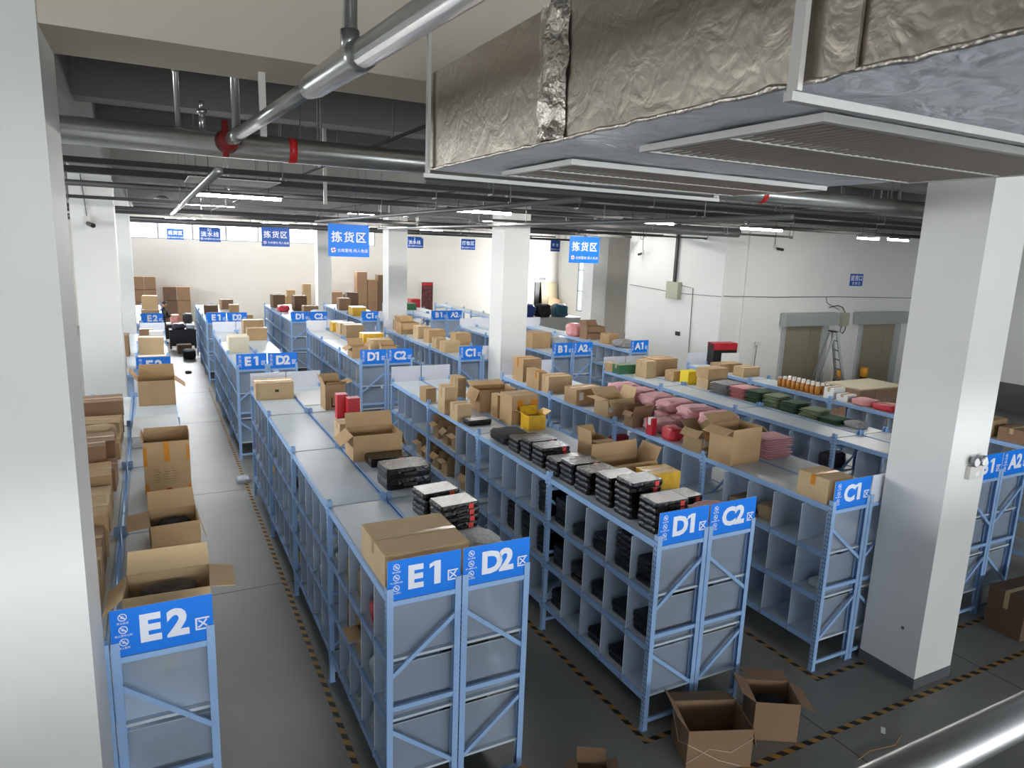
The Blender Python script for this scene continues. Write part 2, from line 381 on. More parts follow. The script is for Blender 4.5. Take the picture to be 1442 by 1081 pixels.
# ------------------------------------------------------------------ racks
LV = [0.36, 0.88, 1.40, 1.93]
PH = 2.0; D = 0.6; BAY = 2.0
def post_mesh():
    m = MB(); t = 0.004
    # C-channel, web on the aisle side (x=0), flanges front and back
    m.box(-0.025, -0.021, -0.0275, 0.0275, 0.004, PH).box(-0.021, 0.025, -0.0275, -0.0235, 0.004, PH).box(-0.021, 0.025, 0.0235, 0.0275, 0.004, PH)
    m.box(-0.035, 0.035, -0.035, 0.035, 0, 0.004)
    z = 0.08
    while z < PH - 0.04:
        for y in (-0.013, 0.013):
            m.quad((-0.0254, y+0.004, z), (-0.0254, y-0.004, z), (-0.0254, y-0.004, z+0.022), (-0.0254, y+0.004, z+0.022), 1)
        z += 0.05
    return m.mesh('post', [BLUE, HOLE])
def beam_mesh():
    m = MB(); L = BAY - 0.056
    m.box(-0.012, 0.012, -L/2, L/2, -0.062, 0).box(-0.018, -0.012, -L/2, -L/2+0.03, -0.09, 0.02).box(-0.018, -0.012, L/2-0.03, L/2, -0.09, 0.02)
    m.box(-0.014, -0.012, -L/2+0.03, L/2-0.03, -0.022, -0.004)
    return m.mesh('beam', BLUE)
POSTM, BEAMM2 = post_mesh(), beam_mesh()
TOPP = MB().box(-0.272, 0.272, -0.497, 0.497, -0.022, 0).mesh('shelf_panel', DECK)
LOWP = MB().box(-0.272, 0.272, -0.97, 0.97, -0.022, 0).mesh('shelf_panel', DECK)
DIV = MB().box(-0.281, 0.281, -0.002, 0.002, 0, 0.436).box(-0.2845, -0.281, -0.0025, 0.0025, 0, 0.44, 1).box(0.281, 0.2845, -0.0025, 0.0025, 0, 0.44, 1).box(-0.281, 0.281, -0.0025, 0.0025, 0.436, 0.44, 1).mesh('divider', [FROST, FEDGE])
DCLIP = MB().box(-0.3, -0.285, -0.012, 0.012, -0.06, 0.03).mesh('divider_clip', FROST)
TIE = MB().box(-0.275, 0.275, -0.012, 0.012, -0.02, 0.02).mesh('tie_bar', BLUE)
def diag(dz, k): return cached(('diag', dz, k), lambda: MB().bar((-0.272*k, 0, dz/2), (0.272*k, 0, -dz/2), 0.034, 0.02).mesh('brace', BLUE))
def zig(k):
    def fn():
        m = MB()
        m.box(-0.275, 0.275, -0.01, 0.01, 0.1, 0.135).box(-0.275, 0.275, -0.01, 0.01, 0.97, 1.0).box(-0.275, 0.275, -0.01, 0.01, 1.76, 1.8)
        m.bar((-0.272*k, 0, 0.82), (0.272*k, 0, 0.38), 0.03, 0.016).bar((0.272*k, 0, 1.66), (-0.272*k, 0, 1.22), 0.03, 0.016)
        return m.mesh('frame_brace', BLUE)
    return cached(('zig', k), fn)
def rack(x0, y0, nb, k, label, divs, flip=False, group='blue steel shelving racks'):
    """one bolted run of shelving: k = -1 when the top brace rises to the right"""
    r = thing('shelving_rack', label, 'shelving rack', (x0, y0, 0), 0, group)
    for i in range(nb+1):
        yy = i * BAY + 0.0275 if i == 0 else (i*BAY - 0.0275 if i == nb else i*BAY)
        ob('post', POSTM, r, (0.025, yy, 0)); ob('post', POSTM, r, (D-0.025, yy, 0), (0, 0, math.pi))
        if i == 0:
            for z in (0.1, 0.985, 1.875): ob('tie_bar', TIE, r, (D/2, yy-0.012, z))
            ob('brace', diag(0.44, k), r, (D/2, yy-0.012, 1.47)); ob('brace', diag(0.44, -k), r, (D/2, yy-0.012, 0.58))
        else:
            ob('frame_brace', zig(k), r, (D/2, yy, 0))
    for b in range(nb):
        yc = b*BAY + 1.0
        for j, z in enumerate(LV):
            ob('beam', BEAMM2, r, (0.02, yc, z), (0, 0, 0)); ob('beam', BEAMM2, r, (D-0.02, yc, z), (0, 0, math.pi))
            if j == 3:
                for q in (-0.5, 0.5): ob('shelf_panel', TOPP, r, (D/2, yc+q*0.97, z))
            else:
                ob('shelf_panel', LOWP, r, (D/2, yc, z))
                ds = divs(b, j)
                for q in ds:
                    dv = ob('divider', DIV, r, (D/2, b*BAY + q, z))
                    if q > 0.1 and y0 < 10: ob('divider_clip', DCLIP, dv)
    return r

def one_mesh(sz):
    def fn():
        h = 0.73*sz; w = 0.2*sz; x = 0.12*sz; m = MB()
        m.box(x+0.1*sz, x+0.1*sz+w, -0.0006, 0.0006, 0, h)
        y0, y1 = -0.0006, 0.0006
        p = [(x-0.05*sz, h*0.72), (x+0.12*sz, h*0.84), (x+0.12*sz, h), (x-0.05*sz, h*0.9)]
        m.v += [(a, y0, b) for a, b in p] + [(a, y1, b) for a, b in p]; n = len(m.v)-8
        m.f += [(n, n+1, n+2, n+3), (n+7, n+6, n+5, n+4), (n, n+4, n+5, n+1), (n+3, n+2, n+6, n+7)]; m.m += [0]*4
        return m.mesh('letter', LETTER)
    return cached(('one', sz), fn)
def picto_mesh():
    m = MB(); seg = 20; r1, r2 = 0.026, 0.0205
    for kk in range(seg):
        a, b = 2*math.pi*kk/seg, 2*math.pi*(kk+1)/seg
        m.quad((r1*math.cos(a), 0, r1*math.sin(a)), (r1*math.cos(b), 0, r1*math.sin(b)), (r2*math.cos(b), 0, r2*math.sin(b)), (r2*math.cos(a), 0, r2*math.sin(a)))
    m.bar((-0.016, 0, 0.016), (0.016, 0, -0.016), 0.006, 0.0012)
    m.bar((-0.012, 0, -0.003), (0.012, 0, -0.003), 0.006, 0.0012).bar((-0.002, 0, -0.01), (0.003, 0, 0.012), 0.004, 0.0012)
    return m.mesh('prohibition_pictogram', LETTER)
PICM = picto_mesh()
SPAN = MB().box(0.006, 0.594, -0.003, -0.0005, 0, 0.322, 0).box(0.006, 0.594, -0.0005, 0.003, 0, 0.322, 1).mesh('panel', [SIGNB, SIGNW])
SPANW = MB().box(0.006, 0.594, -0.003, 0.003, 0, 0.322, 0).mesh('panel', [SIGNW])
def area_sign(x, y, txt, label, face=-1, detail=True, z=1.897):
    s = thing('area_sign', label, 'sign', (x, y, z) if face < 0 else (x+0.6, y, z), 0 if face < 0 else math.pi, 'blue rack end signs')
    if txt is None:
        ob('panel', SPANW, s); return s
    ob('panel', SPAN, s)
    t = text_mesh(txt[0], 0.25, LETTER, 0.0115); ob('letter', t, s, (0.16, -0.0042, 0.082), (R(90), 0, 0))
    if txt[1] == '1': ob('letter', one_mesh(0.26), s, (0.318, -0.0042, 0.075))
    else: ob('letter', text_mesh(txt[1], 0.25, LETTER, 0.0115), s, (0.322, -0.0042, 0.082), (R(90), 0, 0))
    t = text_mesh('区', 0.1, LETTER, 0.0018); ob('letter', t, s, (0.478, -0.0042, 0.088), (R(90), 0, 0))
    if detail:
        for zz, cap in ((0.268, '禁止吸烟'), (0.183, '禁止携带火种'), (0.098, '禁止攀爬')):
            ob('prohibition_pictogram', PICM, s, (0.075, -0.0042, zz))
            ob('caption', text_mesh(cap, 0.0165, LETTER, 0.0, align='CENTER'), s, (0.075, -0.0042, zz-0.046), (R(90), 0, 0))
    return s

COLX = [('partner', -0.97, 1), ('E2', -0.36, 1), ('E1', 1.42, -1), ('D2', 2.03, 1), ('D1', 3.96, -1), ('C2', 4.57, 1), ('C1', 6.31, 1), ('B2', 6.92, -1), ('B1', 8.85, 1), ('A2', 9.46, -1), ('A1', 11.27, -1)]
XOF = {n: x for n, x, k in COLX}
BLK = [('nearest', 4.6, 4), ('middle', 14.82, 3), ('distant', 23.42, 3)]
for bi, (bn, y0, nb) in enumerate(BLK):
    for n, x, k in COLX:
        if n == 'partner':
            lab = '%s blue shelving rack standing back to back behind the %s E2 rack' % (bn, bn)
        else:
            lab = '%s light blue steel shelving rack of the %s row' % (bn, n)
        full = n in ('E1', 'D1', 'C1', 'B1', 'A1')
        def divs(b, j, full=full, bi=bi, n=n, nb=nb):
            q = []
            if b == 0: q.append(0.075)
            if full and bi < 2: q += [0.4, 0.8, 1.2, 1.6]
            elif full and bi == 2 and n in ('E1', 'D1', 'C1') : q += [0.4, 0.8, 1.2, 1.6]
            elif b == 0 and bi == 0 and n in ('E2', 'D2', 'C2'): q += [0.8, 1.4]
            if n == 'D1' and bi == 0 and b == 2: q = [0.4, 0.8]
            if n == 'D1' and bi == 0 and b == 3: q = [0.8, 1.2, 1.6]
            return q
        yy = y0 if n != 'B2' or bi != 0 else y0
        rack(x, yy, nb, k, lab, divs)
        if n != 'partner':
            if n == 'B2':
                area_sign(x, yy+0.012, None, '%s plain white sign panel beside the %s C1 sign' % (bn, bn))
            else:
                area_sign(x, yy+0.012, n, '%s blue %s area sign fixed to the rack end' % (bn, n), detail=bi < 2)
            if bi < 2:
                area_sign(x, yy+nb*BAY-0.012, n if n != 'B2' else None, 'white back of the sign at the far end of the %s %s rack' % (bn, n), face=1, detail=False)

# hazard tape on the floor
def tape(x0, x1, y0, y1, ax, label):
    w = x1-x0; d = y1-y0
    o = mk('floor_tape', MB().box(-w/2, w/2, -d/2, d/2, 0.0013, 0.0026), HAZY if ax == 'y' else HAZX, None, ((x0+x1)/2, (y0+y1)/2, 0))
    tag(o, label, 'floor tape', 'yellow and black floor tapes')
tape(1.33, 1.385, 4.2, 22.6, 'y', 'yellow and black floor tape along the foot of the E1 racks')
tape(3.87, 3.925, 4.45, 13.0, 'y', 'yellow and black floor tape along the foot of the D1 rack')
tape(3.93, 5.2, 4.45, 4.505, 'x', 'short hazard tape before the D1 and C2 rack ends')
tape(6.22, 6.275, 4.45, 13.0, 'y', 'yellow and black floor tape along the foot of the C1 rack')
tape(6.28, 7.05, 4.45, 4.505, 'x', 'short hazard tape before the C1 rack end')
tape(3.2, 16.0, 3.78, 3.84, 'x', 'long hazard tape line running past the foot of the column')
tape(8.76, 8.815, 4.45, 13.0, 'y', 'hazard tape along the foot of the B1 rack')
tape(8.82, 10.1, 4.45, 4.505, 'x', 'short hazard tape before the B1 and A2 rack ends')

# ------------------------------------------------------------------ overhead: pipes, trays, lamps, signs, duct
def xpipe(name, y, z, x0, x1, r, mat, label, cat='pipe', hang=(), group='overhead services'):
    o = tag(mk(name, MB().tube([(x0, 0, 0), (x1, 0, 0)], r, 14), mat, None, (0, y, z), smooth=True), label, cat, group)
    for hx in hang:
        mk('hanger_rod', MB().tube([(hx, 0, r), (hx, 0, CZ-z-0.001)], 0.006, 6).cbox((hx, 0, r), 0.03, 2*r, 0.012), GREYP, o)
    return o
def ypipe(name, x, z, y0, y1, r, mat, label, cat='pipe', hang=(), group='overhead services'):
    o = tag(mk(name, MB().tube([(0, y0, 0), (0, y1, 0)], r, 14), mat, None, (x, 0, z), smooth=True), label, cat, group)
    for hy in hang:
        mk('hanger_rod', MB().tube([(0, hy, r), (0, hy, CZ-z-0.001)], 0.006, 6).cbox((0, hy, r), 2*r, 0.03, 0.012), GREYP, o)
    return o
def xtray(y, z, x0, x1, label, hang, h=0.05, w=0.1, mat=None):
    m = MB().box(x0, x1, -w/2, w/2, 0, 0.006).box(x0, x1, -w/2, -w/2+0.006, 0.006, h).box(x0, x1, w/2-0.006, w/2, 0.006, h)
    o = tag(mk('cable_tray', m, mat or DARKP, None, (0, y, z)), label, 'cable tray', 'overhead services')
    for hx in hang:
        mk('hanger_rod', MB().box(hx-0.006, hx+0.006, -w/2-0.012, -w/2, -0.02, CZ-z-0.001).box(hx-0.006, hx+0.006, w/2, w/2+0.012, -0.02, CZ-z-0.001).box(hx-0.008, hx+0.008, -w/2-0.012, w/2+0.012, -0.02, 0), GREYP, o)
    return o
hx1 = [v*2.3-1.1 for v in range(0, 8)]
bp = xpipe('main_pipe', 5.02, 5.11, -6, 20, 0.08, GALV, 'thick galvanised fire main crossing behind the white column', hang=())
mk('red_band', MB().tube([(0.86, 0, 0), (0.91, 0, 0)], 0.082, 20), RED, bp, smooth=True)
mk('red_band', MB().tube([(5.2, 0, 0), (5.26, 0, 0)], 0.082, 20), RED, bp, smooth=True)
mk('red_band', MB().tube([(8.2, 0, 0), (8.28, 0, 0)], 0.086, 20), REDD, bp, smooth=True)
for xx in (-0.05, 0.02): pass
mk('strap', MB().tube([(0.2, 0, 0.08), (0.2, 0, 0.98)], 0.016, 10).tube([(0.2, 0, 0.4), (0.2, 0, 0.5)], 0.022, 10), GALV, bp, smooth=True)
mk('valve', MB().tube([(0.34, 0, 0.08), (0.34, 0, 0.17)], [0.02, 0.02], 10).tube([(0.34, 0, 0.17), (0.34, 0, 0.2)], 0.03, 10).tube([(0.34, 0, 0.2), (0.34, 0, 0.25)], 0.014, 10), GALV, bp, smooth=True)
# sprinkler branch coming towards the mezzanine, rising off the main
spk = thing('sprinkler_branch', 'galvanised sprinkler branch pipe joined to the main by a red coupling', 'pipe', (0, 0, 0), 0, 'overhead services')
def bx_(y): return 0.475 + (4.93-y)*0.068
mk('pipe', MB().tube([(bx_(4.93), 4.93, 5.12), (bx_(2.75), 2.75, 5.12)], 0.034, 16), GALV, spk, smooth=True)
mk('pipe', MB().tube([(bx_(2.75), 2.75, 5.12), (bx_(-2), -2.0, 5.12)], 0.045, 18), GALV, spk, smooth=True)
mk('coupling_sleeve', MB().tube([(bx_(3.02), 3.02, 5.12), (bx_(2.92), 2.92, 5.12), (bx_(2.7), 2.7, 5.12), (bx_(2.42), 2.42, 5.12), (bx_(2.36), 2.36, 5.12)], [0.04, 0.05, 0.05, 0.053, 0.05], 18), GALV, spk, smooth=True)
mk('riser', MB().tube([(bx_(2.5), 2.5, 5.15), (bx_(2.5), 2.5, 6.099)], 0.025, 14).tube([(bx_(2.5), 2.5, 5.15), (bx_(2.5), 2.5, 5.22)], 0.032, 14), GALV, spk, smooth=True)
mk('riser', MB().tube([(bx_(4.6), 4.62, 5.14), (bx_(4.6), 4.62, 6.099)], 0.024, 14), GALV, spk, smooth=True)
mk('coupling_sleeve', MB().tube([(bx_(4.72), 4.72, 5.12), (bx_(4.5), 4.5, 5.12)], 0.043, 16), GALV, spk, smooth=True)
mk('red_coupling', MB().tube([(bx_(4.95), 4.95, 5.12), (bx_(4.84), 4.84, 5.12)], [0.075, 0.05], 16).tube([(0.46, 4.9, 5.02), (0.46, 4.9, 5.24)], 0.02, 8), REDD, spk, smooth=True)
mk('strut', MB().box(0.59, 0.625, 4.3, 4.33, 5.09, 5.429), WHITEP, spk)
ypipe('sprinkler_pipe', 0.43, 4.95, 5.12, 16.0, 0.03, GALV, 'thin galvanised sprinkler pipe running away behind the fire main', hang=(7.5, 9.5, 11.5, 13.5))
ypipe('sprinkler_pipe', 3.3, 4.95, 5.2, 16.0, 0.026, GREYP, 'grey sprinkler pipe running along the aisle between D2 and D1', hang=(6.5, 8.6, 11, 13))
ypipe('sprinkler_pipe', 5.9, 4.94, 5.2, 20.0, 0.03, GREYP, 'grey sprinkler pipe running along the aisle between C2 and C1', hang=(6.5, 8.6, 11, 13))
xtray(5.62, 5.1, -3, 20, 'dark cable tray just behind the thick fire main', hx1, 0.06)
xtray(7.4, 5.12, -3, 18, 'dark cable tray, second behind the fire main', hx1)
xtray(9.2, 5.16, -3, 18, 'dark cable tray, third behind the fire main', hx1, 0.07, 0.14)
xtray(13.2, 5.05, -3, 15, 'dark cable tray before the second column row', hx1)
xtray(16.4, 5.0, -3, 15, 'dark cable tray beyond the second column row', hx1)
xtray(19.5, 5.0, -3, 14.5, 'dark cable tray over the middle racks', hx1, 0.07, 0.14)
xtray(24.5, 5.0, -3, 14.5, 'dark cable tray over the distant rack signs', hx1)
xtray(29.0, 5.0, -3, 14.5, 'dark cable tray farthest from the mezzanine', hx1)
xpipe('sprinkler_pipe', 6.4, 5.2, -3, 20, 0.03, GREYP, 'thin grey pipe crossing over the near racks', hang=hx1[1:])
xpipe('sprinkler_pipe', 8.2, 5.28, 3, 20, 0.04, GREYP, 'grey pipe crossing over the C1 rack', hang=hx1[2:])
xpipe('sprinkler_pipe', 12.6, 5.25, -3, 20, 0.045, DARKP, 'dark pipe crossing behind the row of tube lamps', hang=hx1)
xpipe('sprinkler_pipe', 15.0, 5.18, 8, 14.9, 0.13, GREYP, 'thick lagged grey pipe ending beside the lobby wall', hang=(9, 11, 13))
xpipe('sprinkler_pipe', 17.8, 5.08, -3, 14.5, 0.04, DARKP, 'dark pipe crossing over the middle racks', hang=hx1)
xpipe('sprinkler_pipe', 21.5, 5.1, -3, 14.5, 0.05, GREYP, 'grey pipe crossing behind the middle racks', hang=hx1)
xpipe('sprinkler_pipe', 26.5, 5.05, -3, 14.5, 0.05, GREYP, 'grey pipe crossing over the distant racks', hang=hx1)
xpipe('sprinkler_pipe', 32.0, 5.05, -3, 20, 0.06, DARKP, 'dark pipe crossing before the end wall', hang=hx1)
for i, (xx, z) in enumerate(((1.9, 5.4), (4.6, 5.42), (6.9, 5.38), (10.2, 5.4), (11.6, 5.38))):
    ypipe('conduit', xx, z, 5.0, 38.0 if xx < 9 else 15.3, 0.014, DARKP, 'thin dark conduit on the ceiling over the %s' % ('E1 aisle edge', 'C2 racks', 'C1 column line', 'A2 rack', 'A1 rack')[i], 'conduit', hang=(6, 8, 10, 12, 16, 19, 22))
dr = thing('drop_pipe', 'short white drop struts hanging among the dark trays over the aisle', 'strut', (2.0, 9.1, 0), 0, 'overhead services')
mk('strut', MB().box(-0.02, 0.02, -0.02, 0.02, 4.98, 6.099), WHITEP, dr)
gp = tag(mk('access_panel', MB().box(0.3, 1.0, 6.2, 6.9, 4.981, 4.988), WHITEP), 'flat white board lying over the sprinkler pipe', 'panel')

# lamps
def tube_lamp(x, y, L, z, label, cords=True):
    t = thing('tube_lamp', label, 'lamp', (x, y, z), 0, 'white tube lamps')
    mk('housing', MB().box(-L/2-0.04, L/2+0.04, -0.035, 0.035, 0.012, 0.05), DARKP, t)
    mk('diffuser', MB().box(-L/2, L/2, -0.033, 0.033, -0.03, 0.012), LAMPW, t)
    if cords:
        for s in (-1, 1): mk('hanger_cord', MB().tube([(s*L*0.35, 0, 0.05), (s*L*0.35+0.02, 0, 0.2), (s*L*0.35, 0, CZ-z-0.001)], 0.006, 6), BLACK, t)
for x, l in ((1.28, 'glowing tube lamp hanging over the E1 aisle'), (5.42, 'glowing tube lamp hanging beside the middle column'), (9.3, 'glowing tube lamp hanging over the B1 rack'), (12.55, 'glowing tube lamp before the lobby wall')):
    tube_lamp(x, 11.9, 1.25, 5.16, l)
tube_lamp(16.3, 11.9, 0.75, 5.1, 'short glowing tube lamp before the lift sign')
tube_lamp(17.2, 11.7, 0.75, 5.1, 'short glowing tube lamp next to the big column')
for yy, n in ((19.0, 'middle'), (27.5, 'distant'), (35.6, 'space, added to brighten it, beyond the distant')):  # last row is extra, added to light the dim far end
    for x, a in ((1.3, 'E1'), (5.4, 'C2'), (9.4, 'B1'), (13.4, 'A1')):
        tube_lamp(x, yy, 1.25, 5.3, 'glowing tube lamp high over the %s %s racks' % (n, a))
def round_lamp(x, y, z, r, label):
    t = thing('round_lamp', label, 'lamp', (x, y, z), 0, 'round lamps')
    mk('shade', MB().tube([(0, 0, 0.0), (0, 0, 0.03), (0, 0, 0.09)], [r, r*0.97, r*0.3], 24), ALU, t, smooth=False)
    mk('diffuser', MB().tube([(0, 0, -0.02), (0, 0, 0.0)], [r*0.9, r*0.96], 24), LAMPR, t)
    mk('hanger_rod', MB().tube([(0, 0, 0.09), (0, 0, CZ-z-0.001)], 0.008, 6), GREYP, t)
round_lamp(0.27, 15.6, 5.2, 0.15, 'small round white lamp beside the sprinkler pipe')
round_lamp(5.55, 16.3, 5.2, 0.24, 'round white lamp before the column of the C1 row')
round_lamp(9.2, 13.0, 5.3, 0.12, 'small round lamp over the B1 rack')

# hanging zone signs
LOGO = MB()
for kk in range(16):
    a, b = 2*math.pi*kk/16, 2*math.pi*(kk+1)/16
    LOGO.quad((0.055*math.cos(a), 0, 0.055*math.sin(a)), (0.055*math.cos(b), 0, 0.055*math.sin(b)), (0.02*math.cos(b), 0, 0.02*math.sin(b)), (0.02*math.cos(a), 0, 0.02*math.sin(a)), 0 if kk % 4 else 1)
LOGOM = LOGO.mesh('logo', [LETTER, RED])
def zone_sign(x, y, z, w, h, txt, sub, label, top=None):
    s = thing('hanging_sign', label, 'sign', (x, y, z), 0, 'blue signs hanging from the ceiling')
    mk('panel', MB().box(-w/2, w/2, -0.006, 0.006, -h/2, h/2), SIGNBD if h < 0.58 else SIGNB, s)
    n = len(txt); sz = w*0.27
    for i, ch in enumerate(txt):
        ob('letter', text_mesh(ch, round(sz, 3), LETTER, 0.005, align='CENTER'), s, (-w/2 + w*(0.06 + 0.88*(i+0.5)/n), -0.0085, -h*0.02 if not top else -h*0.12), (R(90), 0, 0))
    if top: ob('letter', text_mesh(top, round(h*0.3, 3), LETTER, 0.003, align='CENTER'), s, (0, -0.0085, h*0.22), (R(90), 0, 0))
    ob('logo', LOGOM, s, (-w*0.38, -0.0085, -h*0.3), (0, 0, 0), (h/0.6*0.9,)*3)
    ob('caption', text_mesh(sub, round(w*0.092, 3), LETTER, 0.0008, align='LEFT'), s, (-w*0.29, -0.0085, -h*0.35), (R(90), 0, 0))
    for sx in (-1, 1): mk('hanger_wire', MB().tube([(sx*w*0.42, 0, h/2), (sx*w*0.42, 0, CZ-z-0.001)], 0.003, 6), GREYP, s)
SUB = '仓库重地 闲人免进'
zone_sign(3.53, 14.0, 4.55, 0.82, 0.63, '拣货区', SUB, 'large blue hanging picking zone sign over the D1 racks')
zone_sign(3.35, 22.0, 4.595, 0.80, 0.56, '拣货区', SUB, 'blue hanging picking zone sign before the bright clerestory windows')
zone_sign(2.11, 30.0, 4.62, 0.77, 0.55, '流水线', SUB, 'small blue hanging conveyor line sign before the clerestory windows', top='01')
zone_sign(1.1, 37.0, 4.6, 0.72, 0.5, '退货区', SUB, 'smallest blue hanging sign before the clerestory windows')
zone_sign(10.5, 30.0, 4.62, 0.66, 0.5, '流水线', SUB, 'dark blue hanging conveyor line sign beside the C1 column', top='2')
zone_sign(11.1, 31.2, 4.6, 0.5, 0.45, '货区', SUB, 'blue hanging sign partly hidden behind the conveyor line sign')
zone_sign(13.1, 30.0, 4.62, 0.72, 0.48, '打包区', SUB, 'blue hanging packing zone sign beside the middle column')
zone_sign(16.6, 28.0, 4.7, 0.5, 0.5, '货区', SUB, 'small dim blue hanging sign near the end wall corner')
zone_sign(9.1, 14.0, 4.545, 0.83, 0.61, '拣货区', SUB, 'bright blue hanging picking zone sign over the B1 racks')
ws = thing('wall_sign', 'small blue sign on the wall over the lift doors', 'sign', (20.9, 15.494, 3.9), 0)
mk('panel', MB().box(-0.32, 0.32, -0.005, 0.005, -0.2, 0.2), SIGNBD, ws)
for i, ch in enumerate('提货口'): ob('letter', text_mesh(ch, 0.19, LETTER, 0.003, align='CENTER'), ws, (-0.2+0.2*i, -0.0075, -0.01), (R(90), 0, 0))
for i in range(3): ob('letter', text_mesh('货梯口'[i], 0.1, LETTER, 0.001, align='CENTER'), ws, (-0.15+0.15*i, -0.0075, -0.15), (R(90), 0, 0))

# foil wrapped air duct
STRUTG = M('grey_channel', (186, 184, 178), 0.45, 0.3)
FOILS = foil('duct_foil_seam', (206, 198, 186), 0.32, 16.0, 0.9, 1.0)
dc = thing('air_duct', 'large foil-wrapped air duct with two louvred grilles underneath', 'duct', (0, 0, 0), 0)
X0, X1, Z0, Z1, YE, YS = 1.30, 3.2, 4.9, 5.36, 3.5, -3.0
def grid_face(o, du, dv, nu, nv, amp, fq, seed, nrm, mats, name):
    o, du, dv, nrm = Vector(o), Vector(du), Vector(dv), Vector(nrm); m = MB()
    for j in range(nv+1):
        for i in range(nu+1):
            p = o + du*(i/nu) + dv*(j/nv)
            e = min(i, nu-i, j, nv-j); a = amp * (0.25 if e == 0 else 1.0)
            n = mnoise.noise(p*fq + Vector((seed, 0, 0))) + 0.5*mnoise.noise(p*fq*2.7)
            m.v.append(tuple(p + nrm*n*a))
    for j in range(nv):
        for i in range(nu):
            a = j*(nu+1)+i; m.f.append((a, a+1, a+nu+2, a+nu+1)); m.m.append(0)
    return mk(name, m, mats, dc, smooth=True)
body = MB().box(X0+0.02, X1-0.02, YS, YE-0.02, Z0+0.02, Z1-0.02)
mk('duct_body', body, ALU, dc)
grid_face((X0, YE, Z0), (0, YS-YE, 0), (0, 0, Z1-Z0), 130, 16, 0.0035, 5, 1, (-1, 0, 0), FOIL, 'foil_side')
grid_face((X0, YE, Z1), (X1-X0, 0, 0), (0, 0, Z0-Z1), 40, 12, 0.003, 5, 2, (0, 1, 0), FOIL, 'foil_end')
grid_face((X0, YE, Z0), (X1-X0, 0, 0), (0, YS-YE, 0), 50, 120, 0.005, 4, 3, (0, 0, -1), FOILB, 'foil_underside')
# overlapping foil seam bands
sb = MB(); NB = 9
for k in range(41):
    z = Z0 + (Z1-Z0)*k/40
    for c in range(NB):
        u = c/(NB-1); n = mnoise.noise(Vector((u*4, 2.0, z*14))) + 0.6*mnoise.noise(Vector((u*11, 7, z*30)))
        sb.v.append((X0-0.006-0.02*math.sin(math.pi*u)*(1+0.6*n)-0.006*n, 2.36-0.2*u+0.012*mnoise.noise(Vector((c, 1, z*9))), z))
for k in range(40):
    for c in range(NB-1): sb.f.append((k*NB+c, k*NB+c+1, (k+1)*NB+c+1, (k+1)*NB+c)); sb.m.append(0)
mk('foil_band', sb, FOILS, dc, smooth=True)
mk('foil_band', MB().box(X0-0.012, X0-0.004, 1.02, 1.1, Z0, Z1), FOIL, dc)
mk('foil_edge', MB().tube([(X0-0.003, YE - i*0.05, Z0+0.008*mnoise.noise(Vector((i*0.7, 0, 0)))) for i in range(130)], [0.006+0.006*abs(mnoise.noise(Vector((i*1.3, 5, 0)))) for i in range(130)], 8), FOILS, dc, smooth=True)
for yy in (1.16, 3.46):
    mk('hanger_strap', MB().box(X0-0.03, X0-0.015, yy-0.015, yy+0.015, Z0-0.02, CZ-0.001), WHITEP, dc)
    mk('hanger_strap', MB().box(X1+0.015, X1+0.03, yy-0.015, yy+0.015, Z0-0.02, CZ-0.001), WHITEP, dc)
    mk('cross_bar', MB().box(X0-0.04, X1+0.04, yy-0.012, yy+0.012, Z0-0.042, Z0-0.022), STRUTG, dc)
def grille(x0, x1, y0, y1, mid):
    g = MB(); w = 0.025; z0, z1 = Z0-0.03, Z0-0.008
    g.box(x0, x1, y0, y0+w, z0, z1).box(x0, x1, y1-w, y1, z0, z1).box(x0, x0+w, y0+w, y1-w, z0, z1).box(x1-w, x1, y0+w, y1-w, z0, z1)
    gr = mk('grille_frame', g, STRUTG, dc)
    mk('grille_bar', MB().box(x0+w, x1-w, mid-0.008, mid+0.008, z0+0.001, z1), STRUTG, gr)
    mk('grille_back', MB().box(x0+w, x1-w, y0+w, y1-w, z1-0.002, z1), BLACK, gr)
    b = MB(); x = x0+w+0.012
    while x < x1-w-0.01:
        b.quad((x-0.01, y0+w, z0+0.006), (x-0.01, y1-w, z0+0.006), (x+0.01, y1-w, z0+0.003), (x+0.01, y0+w, z0+0.003))
        x += 0.042
    bl = mk('louvre_blades', b, GRILL, gr); bl['kind'] = 'stuff'
grille(1.56, 3.06, 1.31, 2.08, 1.68)
grille(1.57, 3.12, 2.55, 3.2, 2.86)
# mezzanine railing
rl = thing('railing', 'shiny steel handrail at the very front of the view', 'railing', (0, 0, 0), 0)
mk('handrail', MB().tube([(-3, 0.43, 3.905), (9, 0.43, 3.905)], 0.025, 24), STEEL, rl, smooth=True)
for xx in (-2.9, 2.4, 5.4, 8.4): mk('baluster', MB().tube([(xx, 0.43, 2.9), (xx, 0.43, 3.885)], 0.018, 12), STEEL, rl, smooth=True)

